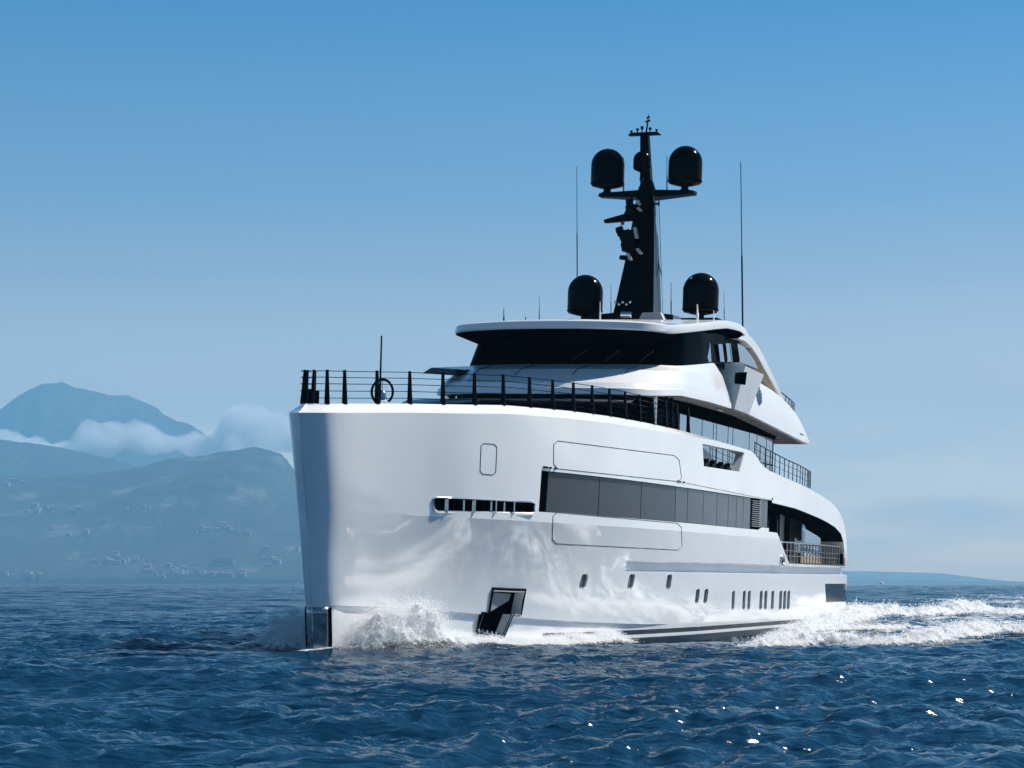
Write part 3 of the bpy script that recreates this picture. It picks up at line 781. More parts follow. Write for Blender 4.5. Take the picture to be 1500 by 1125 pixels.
# --- small after railings
def railing(name, pts, h, nst, wires, mat, r=.025):
    """pts: base polyline (s, v, z); posts at even distances"""
    g = empty(name, parent=yacht); P = np.array(pts, float)
    d = np.concatenate([[0], np.cumsum(np.linalg.norm(np.diff(P, axis=0), axis=1))])
    at_ = lambda x: np.array([np.interp(x, d, P[:, k]) for k in range(3)])
    m = MB()
    fine = [at_(x) for x in np.linspace(0, d[-1], max(12, nst * 2))]
    m.tube([p + np.array([0, 0, h]) for p in fine], r * 1.4, 6)
    for w_ in wires: m.tube([p + np.array([0, 0, h * w_]) for p in fine], r * .55, 5)
    m.build("rail", mat, g, smooth=60)
    for x in np.linspace(0, d[-1], nst):
        p_ = MB(); b = at_(x); p_.tube([b, b + np.array([0, 0, h])], r, 6); p_.build("stanchion", mat, g, smooth=60)
    return g
for sg in (1, -1):
    pts = [un(x, y, v=v_) for x, y, v_ in ((1105, 676, 5.55), (1125, 687, 5.5), (1150, 699, 5.4), (1170, 707, 5.25), (1182, 713, 4.8), (1187, 715, 4.2))]
    railing("upper_deck_railing", [(p[0], sg * p[1], p[2] - .02) for p in pts], .98, 17, (.35, .68), M_BLACK)
    pts = [un(x, y, v=v_) for x, y, v_ in ((1144, 590, 4.9), (1152, 596, 4.9), (1158, 601, 4.8), (1163, 605, 4.4))]
    railing("bridge_deck_railing", [(p[0], sg * p[1], p[2]) for p in pts], .55, 6, (.5,), M_BLACK)
    # furniture glimpsed through the bulwark slot
    for x in (1034, 1044, 1056, 1066, 1076):
        f_ = MB(); q = un(x, 682, v=4.7); f_.box((q[0] - .25, sg * 4.5, 7.96), (q[0] + .35, sg * 4.75, 8.3)); f_.box((q[0] + .2, sg * 4.5, 8.3), (q[0] + .35, sg * 4.75, 8.5))
        f_.build("deck_seat", M_BLACK, yacht)
# lighter lining of the slanted opening
for sg in (1, -1):
    l_ = MB(); b0, b1 = SLOT[1], SLOT[2]
    l_.raw([(b0[0] - .03, sg * (hullb(*b0) - .04), b0[1] - .05), (b1[0] - .03, sg * (hullb(*b1) - .04), b1[1] + .04), (b1[0] - .1, sg * (hullb(*b1) - .4), b1[1] + .04), (b0[0] - .1, sg * (hullb(*b0) - .4), b0[1] - .05)], [(0, 1, 2, 3)])
    l_.build("slot_lining", M_GREY, hull, solid=.02)

# ------------------------------------------------------------------ bow railing with blade-shaped posts
bowrail = empty("bow_railing", parent=yacht)
tt = []
for S in np.linspace(.35, 27.5, 500):
    L, zo, zt, bd = sec(S); e = math.exp(-S / 4)
    tt.append((S - 1.95 * e, max(.0, bd - .22), zt))
tt = np.array(tt); tt[0, 1] = 0.0
half = tt; fullp = np.concatenate([tt[::-1] * np.array([1, -1, 1]), tt[1:]])
d = np.concatenate([[0], np.cumsum(np.linalg.norm(np.diff(fullp, axis=0), axis=1))]); mid = d[len(tt) - 1]
at_ = lambda x: np.array([np.interp(x, d, fullp[:, k]) for k in range(3)])
HP = 1.14
stn = [mid - 3.2, mid - 1.5, mid - .62, mid, mid + .62] + [mid + k for k in np.arange(1.5, 30, 1.72)]
stn = [x for x in stn if mid - 4 <= x <= d[-1]]
for x in stn:
    p = at_(x); t = at_(x + .02) - at_(x - .02); t /= np.linalg.norm(t); t[2] = 0
    nrm = np.array([t[1], -t[0], 0]); inw = -nrm if (nrm[1] * p[1] > 0) else nrm
    if abs(p[1]) < .05: inw = np.array([1.0, 0, 0])
    m = MB()
    def rect(c, w, dpt): return [c - t * w - inw * 0, c + t * w, c + t * w + inw * dpt, c - t * w + inw * dpt]
    b = rect(p + np.array([0, 0, -.02]), .052, .17); u_ = rect(p + inw * .09 + np.array([0, 0, HP]), .036, .08)
    m.hexa(b, u_); m.build("stanchion", M_BLACK, bowrail)
m = MB()
for h in (.18, .42, .66, .88, 1.09):
    xs = np.linspace(mid - 3.2, min(d[-1], mid + 27), 220)
    m.tube([at_(x) + np.array([0, 0, h]) for x in xs], .014, 5)
m.build("wire", M_BLACK, bowrail, smooth=60)
# bell on its hoop, jackstaff, mooring bits
bell = empty("ship_bell", parent=yacht)
bs = un(561, 588, v=-.3)[0]; cz = 8.75
q = un(560, 570, v=-.3)
c = np.array([q[0], -.3, q[2]])
m = MB(); m.tube([c + np.array([-.0, .42 * math.cos(a), .45 * math.sin(a) - .1]) for a in np.linspace(-.9, math.pi + .9, 18)], .05, 8); m.build("hoop", M_BLACK, bell, smooth=60)
m = MB(); m.lathe(tuple(c + np.array([0, 0, -.42])), [(.22, 0), (.19, .05), (.14, .16), (.13, .28), (.07, .36), (.02, .38)], 20); m.build("bell_body", M_CHROME, bell, smooth=50)
m = MB(); m.tube([c + np.array([0, 0, -.05]), c + np.array([0, 0, .42])], .02, 6); m.build("hook", M_CHROME, bell, smooth=60)
q1 = un(559, 491, v=0.0); m = MB(); m.tube([(q1[0], 0, 7.95), (q1[0], 0, q1[2] - .02)], [.05, .03], 8); m.build("jackstaff", M_BLACK, yacht, smooth=60)
for x, y, v_ in ((454, 575, -.5), (465, 577, -.2)):
    q = un(x, y, v=v_); m = MB(); m.tube([(q[0], v_, 7.95), (q[0], v_, q[2] + .12)], .07, 8); m.build("bitt", M_BLACK, yacht, smooth=60)

# ------------------------------------------------------------------ mast and domes
mast = empty("mast", parent=yacht)
MS = 37.0
f = MB()
secs = []
for z, sf, hw, ch in ((15.3, 35.2, 1.08, 2.7), (16.4, 35.55, .97, 2.45), (18.4, 36.15, .76, 1.9), (20.6, 36.65, .56, 1.25), (21.9, 36.95, .46, .95), (22.25, 37.0, .42, .85), (22.65, 37.1, .26, .6)):
    secs.append([(sf, -hw * .75, z), (sf, hw * .75, z), (sf + .12, hw, z), (sf + ch, hw * .72, z), (sf + ch, -hw * .72, z), (sf + .12, -hw, z)])
f.grid(secs, closed_u=True); f.f += [list(range(6)), [36 + i for i in range(6)]]
f.build("mast_tower", M_BLACK, mast, smooth=25)
# foot of the mast: dark coaming with a steel drum and a grey cover
f = MB(); f.grid([[(35.0 + .6 * (v / 2.6) ** 2, v, 15.1), (34.9 + .6 * (v / 2.6) ** 2, v, 15.75 - .18 * (abs(v) / 2.6) ** 3), (38.5, v, 15.85 - .2 * (abs(v) / 2.6) ** 3)] for v in np.linspace(-2.3, 2.1, 14)]); f.build("mast_foot", M_BLACK, mast, smooth=50)
q = un(918, 461, s=34.6); f = MB(); f.tube([(34.6, q[1] - .28, q[2]), (34.6, q[1] + .28, q[2])], .16, 14); f.build("searchlight_drum", M_CHROME, mast, smooth=50)
q0, q1 = un(935, 464, s=34.5), un(974, 457, s=34.5); f = MB(); f.hexa([(34.5, q0[1], 15.3), (36, q0[1], 15.3), (36, q1[1], 15.3), (34.5, q1[1], 15.3)], [(34.6, q0[1] + .15, q1[2]), (36, q0[1] + .15, q1[2]), (36, q1[1] - .25, q1[2]), (34.6, q1[1] - .25, q1[2])]); f.build("equipment_cover", M_GREY, mast, bevel=.04)
for sg, x in ((1, 0), (-1, 0)):
    f = MB(); f.box((36.3, min(sg * 2.2, sg * 4.1), 15.1), (38.2, max(sg * 2.2, sg * 4.1), 15.62)); f.build("dome_plinth", M_BLACK, mast, bevel=.05)
for k in range(5):
    q = un(902 + k * 5.4, 443 + (k % 2) * 3, s=35.2); f = MB(); f.lathe((35.15, q[1], q[2] - .07), [(.03, 0), (.075, .03), (.075, .11), (.03, .15)], 10); f.build("mast_lamp", M_CHROME, mast, smooth=60)
def dome(c, r, h, base):
    d_ = empty("radar_dome", parent=mast)
    prof = [(r * .45, 0), (r * .93, .10), (r * .985, .22)] + [(r, .3 + (h - r - .3) * k / 3) for k in range(4)] + [(r * math.cos(a), h - r + r * math.sin(a)) for a in np.linspace(.12, math.pi / 2 - .02, 12)]
    m = MB(); m.lathe(c, prof, 40); m.build("shell", M_BLACK, d_, smooth=60)
    m = MB(); m.lathe((c[0], c[1], c[2] - base), [(r * .32, 0), (r * .22, .06), (r * .22, base - .05), (r * .4, base + .03)], 20); m.build("pedestal", M_BLACK, d_, smooth=40)
    m = MB(); m.lathe((c[0], c[1], c[2] + .20), [(r * 1.0, 0), (r * 1.025, .01), (r * 1.025, .04), (r * 1.0, .05)], 40); m.build("seam_ring", M_MATT, d_, smooth=40)
for sg in (1, -1):
    dome((MS, sg * 3.01, 15.86), .895, 2.06, .25)
    dome((MS, sg * 2.02, 22.26), .845, 1.98, .22)
dome((37.05, -.24, 23.05), .45, 1.02, .42)
f = MB()
for sg in (1, -1): f.hexa([(36.9, sg * .3, 21.72), (38.0, sg * .3, 21.72), (38.0, sg * .3, 22.12), (36.9, sg * .3, 22.12)], [(37.0, sg * 2.5, 21.86), (37.6, sg * 2.5, 21.86), (37.6, sg * 2.5, 22.06), (37.0, sg * 2.44, 22.04)])
f.build("crossarm", M_BLACK, mast, bevel=.03)
f = MB(); f.hexa([(37.4, -.42, 22.4), (37.9, -.42, 22.4), (37.9, .12, 22.4), (37.4, .12, 22.4)], [(37.4, -.50, 25.0), (37.7, -.50, 25.0), (37.7, -.08, 25.0), (37.4, -.08, 25.0)]); f.build("topmast", M_BLACK, mast)
f = MB(); f.hexa([(37.3, -1.13, 24.95), (37.7, -1.13, 24.95), (37.7, .57, 24.95), (37.3, .57, 24.95)], [(37.3, -.98, 25.08), (37.7, -.98, 25.08), (37.7, .42, 25.08), (37.3, .42, 25.08)]); f.build("top_spreader", M_BLACK, mast, bevel=.02)
for v_, h in ((-.98, .12), (-.66, .22), (-.42, .32), (0, .24), (.34, .14)):
    f = MB(); f.lathe((37.45, v_, 25.08), [(.03, 0), (.03, h * .5), (.075, h * .55), (.075, h)], 10); f.build("navigation_lamp", M_BLACK, mast, smooth=60)
f = MB(); f.tube([(37.5, -.22, 25.05), (37.5, -.16, 25.5), (37.5, -.12, 26.0)], [.05, .04, .02], 8); f.tube([(37.5, -.26, 25.62), (37.5, -.02, 25.7)], .05, 6); f.tube([(37.5, -.22, 25.82), (37.5, -.04, 25.86)], .04, 6); f.build("wind_sensor", M_BLACK, mast, smooth=60)
# radar scanners and gear on the front of the tower
def fq(x, y, s=35.9): return un(x, y, s=s)
a, b = fq(886, 324.5, 35.4), fq(934, 312, 36.4)
f = MB(); f.hexa([(35.2, a[1], a[2] - .08), (35.6, a[1], a[2] - .08), (36.6, b[1], b[2] - .36), (36.2, b[1], b[2] - .36)], [(35.2, a[1], a[2] + .07), (35.6, a[1], a[2] + .07), (36.6, b[1], b[2] + .12), (36.2, b[1], b[2] + .12)]); f.build("radar_platform", M_BLACK, mast, bevel=.03)
for (x0, y0, x1, y1, r_) in ((903, 338, 912, 336, .2), (909, 346, 920, 345, .3), (911, 359, 924, 358, .26), (920, 303, 930, 308, .28), (916, 312, 928, 316, .2), (918, 296, 926, 296, .22), (917, 305, 930, 303, .16), (905, 343, 922, 340, .17), (912, 354, 930, 352, .28), (912, 365, 930, 366, .16), (908, 377, 922, 378, .14)):
    a, b = fq(x0, y0), fq(x1, y1); f = MB(); f.tube([a, b], [r_ * .8, r_], 10); f.build("mast_equipment", M_BLACK, mast, smooth=50)
f = MB(); a = fq(922, 352, 35.7); f.box((35.5, a[1] - .35, a[2] - .55), (36.4, a[1] + .3, a[2] + .5)); f.build("equipment_box", M_BLACK, mast, bevel=.05)
for (x0, y0, x1, y1) in ((931, 365, 936, 372), (917, 372, 921, 381), (927, 334, 930, 349), (932, 305, 936, 309), (931, 294, 934, 300)):
    a, b = fq(x0, y0, 35.4), fq(x1, y1, 35.4); f = MB(); f.hexa([(35.4, a[1], a[2]), (35.7, a[1], a[2]), (35.7, a[1] + .12, a[2] + .06), (35.4, a[1] + .12, a[2] + .06)], [(35.45, b[1], b[2]), (35.7, b[1], b[2]), (35.7, b[1] + .12, b[2] + .04), (35.45, b[1] + .12, b[2] + .04)]); f.build("bracket", M_GREY, mast)
a = fq(912, 327, 35.5); f = MB(); f.lathe(tuple(a), [(.08, -.08), (.1, 0), (.05, .1)], 10); f.build("red_lamp", M_RED, mast, smooth=60)
a = fq(965, 298.5, 37.5); f = MB(); f.tube([(37.5, .4, a[2]), (37.5, a[1], a[2])], .05, 6); f.tube([(37.5, a[1], a[2] - .1), (37.5, a[1], a[2] + .12)], .05, 6); f.build("camera_arm", M_BLACK, mast, smooth=60)
f = MB(); f.raw([(36.9, .46, 21.8), (38.0, .36, 21.6), (38.6, .55, 15.5), (37.9, .72, 15.5)], [(0, 1, 2, 3)]); f.build("mast_side_sheen", M_MIRROR, mast, solid=.03)  # added mirror sheet standing in for sky sheen on the black mast side
# halyards and whip aerials
for (x0, y0, x1, y1, s_, r_) in ((965, 292, 969, 405, 37.8, .016), (957, 345, 969, 405, 37.8, .022), (969, 405, 971, 460, 37.9, .012)):
    a, b = un(x0, y0, s=s_), un(x1, y1, s=s_); f = MB(); f.tube([a, b], r_, 5); f.build("halyard", M_BLACK, mast, smooth=60)
for (x0, y0, x1, y1, s_, r_, mt) in ((845, 243, 845.5, 420, 39.5, .03, M_BLACK), (1085, 237, 1088, 482, 38.5, .045, M_BLACK), (790, 435, 790, 470, 38, .022, M_BLACK), (1060.5, 428, 1061, 472, 38, .02, M_BLACK),
                                (983, 414, 983, 462, 38, .03, M_BLACK), (895, 417, 895, 460, 38.5, .022, M_BLACK), (738, 452, 738, 474, 26, .035, M_BLACK), (770, 464, 770, 472, 28, .04, M_BLACK),
                                (879, 442, 879, 468, 34, .045, M_WHITEANT), (1021.5, 446, 1021.5, 468, 34, .07, M_WHITEANT), (1045.5, 455, 1045.5, 470, 34.5, .04, M_WHITEANT),
                                (913.5, 230, 913.5, 292, 37.4, .035, M_BLACK), (977, 228, 977, 282, 37.4, .03, M_BLACK)):
    a, b = un(x0, y0, s=s_), un(x1, y1, s=s_); f = MB(); f.tube([a, .45 * a + .55 * b, .43 * a + .57 * b, b], [r_ * .45, r_ * .6, r_, r_], 6); f.build("whip_aerial", mt, yacht, smooth=60)

# ------------------------------------------------------------------ sea
def spectrum(N, Lm, lo, hi, wind, rms, seed, spread=2.0, expo=4.0):
    r_ = np.random.RandomState(seed); k1 = np.fft.fftfreq(N, Lm / N) * 2 * np.pi
    kx, ky = np.meshgrid(k1, k1); k = np.hypot(kx, ky); k[0, 0] = 1e9
    lam = 2 * np.pi / k
    P = k ** (-expo) * (np.abs((kx * math.cos(wind) + ky * math.sin(wind)) / k) ** spread + .03)
    P *= 1 / (1 + np.exp(-(lam - lo) / (lo * .15))) * 1 / (1 + np.exp((lam - hi) / (hi * .15)))
    P[0, 0] = 0
    h = (r_.randn(N, N) + 1j * r_.randn(N, N)) * np.sqrt(P)
    z = np.real(np.fft.ifft2(h)); sc = rms / z.std()
    dx = np.real(np.fft.ifft2(-1j * h * kx / k)) * sc; dy = np.real(np.fft.ifft2(-1j * h * ky / k)) * sc
    return z * sc, dx, dy, Lm
def sample(T, x, y):
    z, dx, dy, Lm = T; N = z.shape[0]
    u_, v_ = (x / Lm * N) % N, (y / Lm * N) % N; i, j = np.floor(u_).astype(int), np.floor(v_).astype(int); fu, fv = u_ - i, v_ - j; i %= N; j %= N
    i1, j1 = (i + 1) % N, (j + 1) % N
    g = lambda A: (A[j, i] * (1 - fu) + A[j, i1] * fu) * (1 - fv) + (A[j1, i] * (1 - fu) + A[j1, i1] * fu) * fv
    return g(z), g(dx), g(dy)
WD = R(97)
T1 = spectrum(1024, 83.0, 1.6, 18.0, WD, .14, 3, 9.0, 3.9)
T2 = spectrum(512, 19.0, .16, 1.7, WD + .35, 0.037, 5, 7.0, 3.6)

def boatxy(x, y):
    dx, dy = x - BOW[0], y - BOW[1]
    return dx * AFT[0] + dy * AFT[1], dx * P0[0] + dy * P0[1]
RING = [5.0]
while RING[-1] < 20000: RING.append(RING[-1] * 1.0026 + .004)
RING = np.array(RING)
ang = np.concatenate([np.linspace(-180, -28, 80)[:-1], np.arange(-28, -15.5, .25), np.arange(-15.5, 15.5, .125), np.arange(15.5, 28, .25), np.linspace(28, 180, 80)])[:-1]
ANG = np.radians(ang)
AA, RR = np.meshgrid(ANG, RING)
X, Y = RR * np.sin(AA), RR * np.cos(AA)
fine = 1 - sstep(26, 33, np.abs(np.degrees(AA)))
z1, dx1, dy1 = sample(T1, X, Y)
ca, sa = math.cos(.5), math.sin(.5)
z2, dx2, dy2 = sample(T2, X * ca + Y * sa, -X * sa + Y * ca)
f1 = fine * (1 - .85 * sstep(600, 2600, RR)); f2 = fine * (1 - sstep(110, 240, RR))
Z = z1 * f1 + z2 * f2 * (.6 + .8 * vnoise(X / 9, Y / 9, 4))
bsx, bvx = boatxy(X, Y)
# low bow wave ridge and the hollow and wash beside and behind the hull
hb_w = np.interp(bsx, [-1, 0, 4, 10, 16, 24, 30, 45, 60, 66], [0, .3, 1.6, 3.3, 4.5, 5.3, 5.6, 5.7, 5.4, 5.1])
dist = np.abs(bvx) - hb_w
wide = np.interp(bsx, [-3, 10, 18, 30, 48], [2.2, 2.2, 7, 7, 3])
near = np.exp(-(np.maximum(dist, 0) / wide) ** 2) * (bsx > -3) * (bsx < 70)
Z = Z * (1 - .55 * near) + near * np.interp(bsx, [-3, -1, 1.5, 6, 12, 17, 22, 30, 38, 47, 60, 70], [0, .15, .4, .28, .12, -.15, -.6, -.75, -.6, -.1, 0, 0]) * np.where((bvx < 0) & (bsx > 12), .15, 1)
XX = X + (dx1 * f1 * .55 + dx2 * f2 * .3); YY = Y + (dy1 * f1 * .55 + dy2 * f2 * .3)
Z = Z - RR ** 2 / (2 * 6.371e6)      # the earth's curvature puts the horizon some 5 km away
nr, na = X.shape
V = np.stack([XX, YY, Z], -1).reshape(-1, 3)
V = np.vstack([V, [[0, 0, 0]]])
idx = np.arange(nr * na).reshape(nr, na); nxt = np.roll(idx, -1, 1)
F = np.stack([idx[:-1], nxt[:-1], nxt[1:], idx[1:]], -1).reshape(-1, 4)[:, ::-1]
# foam cover as a surface attribute: beside the hull, in the wash and down-sun of the wave tops
def poly_mask(px_pts, x, y, soft):
    P = np.array([sea(*p) for p in px_pts]); n = len(P); ins = np.zeros(x.shape, bool); dmin = np.full(x.shape, 1e9)
    for i in range(n):
        a, b = P[i], P[(i + 1) % n]
        c = ((a[1] > y) != (b[1] > y)) & (x < (b[0] - a[0]) * (y - a[1]) / (b[1] - a[1] + 1e-12) + a[0]); ins ^= c
        t = np.clip(((x - a[0]) * (b[0] - a[0]) + (y - a[1]) * (b[1] - a[1])) / ((b - a) @ (b - a)), 0, 1)
        dmin = np.minimum(dmin, np.hypot(x - a[0] - t * (b[0] - a[0]), y - a[1] - t * (b[1] - a[1])))
    return np.clip(.5 + np.where(ins, dmin, -dmin) / soft, 0, 1)
foam = np.zeros(X.shape)
sel = (RR < 420) & (RR > 50) & (np.abs(ang)[None, :] < 28)
xs, ys = X[sel], Y[sel]
wash = poly_mask([(1040, 953), (1110, 958), (1250, 955), (1350, 947), (1500, 934), (1620, 922), (1700, 897), (1480, 892), (1300, 898), (1240, 905), (1170, 922), (1110, 938)], xs, ys, 10) * .64
far_w = poly_mask([(1180, 905), (1500, 893), (1800, 889), (1800, 872), (1400, 868), (1240, 880)], xs, ys, 25) * .55
side = np.clip(1 - dist[sel] / np.interp(bsx[sel], [-2, 0, 6, 14, 25, 40, 66], [.5, 1.3, 2.2, 1.2, .5, 1.2, 3.0]), 0, 1) * (bsx[sel] > -1.5) * (bsx[sel] < 68) * (np.interp(bsx[sel], [-1, 12, 20, 36, 50], [1, 1, .45, .5, 1]))
foam[sel] = np.maximum(np.maximum(wash, far_w), side)
M_SEA = bpy.data.materials.new("sea_water"); M_SEA.use_nodes = True
nt = M_SEA.node_tree; N, Lk = nt.nodes, nt.links; b = N["Principled BSDF"]
b.inputs["Base Color"].default_value = (.0018, .024, .054, 1); b.inputs["Roughness"].default_value = .12; b.inputs["IOR"].default_value = 1.25; b.inputs["Specular IOR Level"].default_value = .4
tc = N.new("ShaderNodeTexCoord")
mp = N.new("ShaderNodeMapping"); mp.inputs["Rotation"].default_value = (0, 0, -WD); Lk.new(tc.outputs["Object"], mp.inputs["Vector"])
def noise(scale, detail, vec, rough=.55, stretch=None):
    n = N.new("ShaderNodeTexNoise"); n.inputs["Scale"].default_value = scale; n.inputs["Detail"].default_value = detail; n.inputs["Roughness"].default_value = rough
    if stretch:
        m2 = N.new("ShaderNodeMapping"); m2.inputs["Scale"].default_value = stretch; Lk.new(vec, m2.inputs["Vector"]); vec = m2.outputs[0]
    Lk.new(vec, n.inputs["Vector"]); return n
n1 = noise(4.6, 3, mp.outputs[0], .6, (1, .3, 1)); n2 = noise(.45, 4, mp.outputs[0], .6, (1, .3, 1))
bp1 = N.new("ShaderNodeBump"); bp1.inputs["Strength"].default_value = .32; bp1.inputs["Distance"].default_value = .07; Lk.new(n1.outputs["Fac"], bp1.inputs["Height"])
bp2 = N.new("ShaderNodeBump"); bp2.inputs["Strength"].default_value = .8; bp2.inputs["Distance"].default_value = .85; Lk.new(n2.outputs["Fac"], bp2.inputs["Height"]); Lk.new(bp1.outputs[0], bp2.inputs["Normal"])
Lk.new(bp2.outputs[0], b.inputs["Normal"])
at = N.new("ShaderNodeAttribute"); at.attribute_name = "foam"
nf = noise(1.1, 9, tc.outputs["Object"], .68); nf2 = noise(.16, 4, tc.outputs["Object"], .6)
ad = N.new("ShaderNodeMath"); ad.operation = 'MULTIPLY_ADD'; ad.inputs[1].default_value = .55; Lk.new(nf2.outputs["Fac"], ad.inputs[0]); Lk.new(nf.outputs["Fac"], ad.inputs[2])   # 0.1..1.4
mr = N.new("ShaderNodeMath"); mr.operation = 'MULTIPLY_ADD'; mr.inputs[1].default_value = .62; mr.inputs[2].default_value = -1.13; Lk.new(at.outputs["Fac"], mr.inputs[0])
sm = N.new("ShaderNodeMath"); sm.operation = 'ADD'; Lk.new(ad.outputs[0], sm.inputs[0]); Lk.new(mr.outputs[0], sm.inputs[1])
rg = N.new("ShaderNodeMapRange"); rg.inputs["From Min"].default_value = 0.0; rg.inputs["From Max"].default_value = .22; Lk.new(sm.outputs[0], rg.inputs["Value"])
fb = N.new("ShaderNodeBsdfPrincipled"); fb.inputs["Base Color"].default_value = (.78, .80, .82, 1); fb.inputs["Roughness"].default_value = .7
bf = N.new("ShaderNodeBump"); bf.inputs["Strength"].default_value = .8; bf.inputs["Distance"].default_value = .25; Lk.new(nf.outputs["Fac"], bf.inputs["Height"]); Lk.new(bf.outputs[0], fb.inputs["Normal"])
mx = N.new("ShaderNodeMixShader"); Lk.new(rg.outputs[0], mx.inputs[0]); Lk.new(b.outputs[0], mx.inputs[1]); Lk.new(fb.outputs[0], mx.inputs[2])
Lk.new(mx.outputs[0], N["Material Output"].inputs["Surface"])
seao = fast_mesh("water", V, F, M_SEA)
att = seao.data.attributes.new("foam", 'FLOAT', 'POINT'); att.data.foreach_set('value', np.append(foam.ravel(), 0).astype(np.float32))
tag(seao, "dark blue choppy open sea around the yacht", "sea", kind="structure")

# ------------------------------------------------------------------ breaking foam and spray
M_FOAM = bpy.data.materials.new("white_foam"); M_FOAM.use_nodes = True
nt = M_FOAM.node_tree; N2, L2 = nt.nodes, nt.links; b = N2["Principled BSDF"]
b.inputs["Base Color"].default_value = (.90, .92, .94, 1); b.inputs["Roughness"].default_value = .6
b.inputs["Subsurface Weight"].default_value = 1.0; b.inputs["Subsurface Radius"].default_value = (1, 1, 1); b.inputs["Subsurface Scale"].default_value = .12
tcf = N2.new("ShaderNodeTexCoord"); nzf = N2.new("ShaderNodeTexNoise"); nzf.inputs["Scale"].default_value = 4.5; nzf.inputs["Detail"].default_value = 8; nzf.inputs["Roughness"].default_value = .7
L2.new(tcf.outputs["Object"], nzf.inputs["Vector"])
bpf = N2.new("ShaderNodeBump"); bpf.inputs["Strength"].default_value = .5; bpf.inputs["Distance"].default_value = .12; L2.new(nzf.outputs["Fac"], bpf.inputs["Height"]); L2.new(bpf.outputs[0], b.inputs["Normal"])
atf = N2.new("ShaderNodeAttribute"); atf.attribute_name = "cover"
mm = N2.new("ShaderNodeMath"); mm.operation = 'ADD'; L2.new(nzf.outputs["Fac"], mm.inputs[0]); L2.new(atf.outputs["Fac"], mm.inputs[1])
rgf = N2.new("ShaderNodeMapRange"); rgf.inputs["From Min"].default_value = .88; rgf.inputs["From Max"].default_value = 1.05; L2.new(mm.outputs[0], rgf.inputs["Value"])
tr = N2.new("ShaderNodeBsdfTransparent"); mxf = N2.new("ShaderNodeMixShader")
tl = N2.new("ShaderNodeBsdfTranslucent"); tl.inputs["Color"].default_value = (.93, .95, .97, 1); mxt = N2.new("ShaderNodeMixShader"); mxt.inputs[0].default_value = .5
L2.new(b.outputs[0], mxt.inputs[1]); L2.new(tl.outputs[0], mxt.inputs[2])
L2.new(rgf.outputs[0], mxf.inputs[0]); L2.new(tr.outputs[0], mxf.inputs[1]); L2.new(mxt.outputs[0], mxf.inputs[2]); L2.new(mxf.outputs[0], N2["Material Output"].inputs["Surface"])

def foam_ridge(name, path, step, label, seed, drops, dsize=(.015, .05), rise=.6, lump=1.0, thin=0.0):
    """path: rows of (x, y, half width, height); a lumpy crest with droplets thrown up from it"""
    P = np.array(path, float); d = np.concatenate([[0], np.cumsum(np.hypot(*np.diff(P[:, :2], axis=0).T))])
    t = np.arange(0, d[-1], step); c = np.stack([np.interp(t, d, P[:, k]) for k in range(4)], -1)
    tg = np.gradient(c[:, :2], axis=0); tg /= np.linalg.norm(tg, axis=1)[:, None]; nn = np.stack([-tg[:, 1], tg[:, 0]], -1)
    wmax = P[:, 2].max(); q = np.linspace(-1, 1, int(2 * wmax / step))
    Q, I = np.meshgrid(q, np.arange(len(t)))
    cw = c[I, 2]; ch = c[I, 3]
    x = c[I, 0] + nn[I, 0] * Q * cw; y = c[I, 1] + nn[I, 1] * Q * cw
    big = fbm(x * .9, y * .9, 3, seed); b1 = fbm(x * 2.2, y * 2.2, 5, seed + 9, .62, billow=True); b2 = fbm(x * 7, y * 7, 3, seed + 21, .6, ridge=True)
    env = np.clip(1 - Q ** 2, 0, 1) ** 1.1
    endf = np.minimum(1, np.minimum(t, d[-1] - t) / (.6 + .04 * d[-1]))[I]
    hz = ch * env * endf * (.25 + 1.1 * big * lump + .75 * b1 * lump + .22 * b2)
    cover = env * endf * .75 + .25 * big - thin
    # ragged sideways lean so that the crest is not a plain heightfield
    x = x + (fbm(x * 1.7, y * 1.7, 4, seed + 31) - .5) * hz * .9; y = y + (fbm(x * 1.7 + 40, y * 1.7, 4, seed + 41) - .5) * hz * .9
    zz = hz - .05
    V = np.stack([x, y, zz], -1).reshape(-1, 3); n, m_ = x.shape
    idx = np.arange(n * m_).reshape(n, m_); F = np.stack([idx[:-1, :-1], idx[:-1, 1:], idx[1:, 1:], idx[1:, :-1]], -1).reshape(-1, 4)
    cov = cover.ravel()
    # droplets: small octahedra
    r_ = np.random.RandomState(seed); wgt = (hz * env).ravel(); wgt = wgt / wgt.sum()
    pick = r_.choice(len(V), drops, p=wgt); C = V[pick].copy(); H = hz.ravel()[pick]
    C += r_.randn(drops, 3) * np.array([.12, .12, .05]) * (1 + H[:, None])
    C[:, 2] += np.abs(r_.exponential(.35, drops)) * rise * H
    sz = r_.uniform(0, 1, drops) ** 3 * (dsize[1] - dsize[0]) + dsize[0]
    oc = np.array([[1, 0, 0], [-1, 0, 0], [0, 1, 0], [0, -1, 0], [0, 0, 1.2], [0, 0, -1.2]]); of = np.array([[0, 2, 4], [2, 1, 4], [1, 3, 4], [3, 0, 4], [2, 0, 5], [1, 2, 5], [3, 1, 5], [0, 3, 5]])
    DV = (C[:, None, :] + oc[None] * sz[:, None, None] * r_.uniform(.6, 1.5, (drops, 1, 3))).reshape(-1, 3)
    DF = (of[None] + (np.arange(drops) * 6)[:, None, None] + len(V)).reshape(-1, 3)
    T = np.concatenate([F[:, [0, 1, 2]], F[:, [0, 2, 3]]]); AF = np.vstack([T, DF]); AV = np.vstack([V, DV])
    o = fast_mesh(name, AV, AF, M_FOAM)
    a_ = o.data.attributes.new("cover", 'FLOAT', 'POINT'); a_.data.foreach_set('value', np.concatenate([cov, np.ones(len(DV))]).astype(np.float32))
    tag(o, label, "sea foam", kind="stuff")
    return o
def bw_(s, v):
    q = BOW + s * AFT + v * P0; return (q[0], q[1])
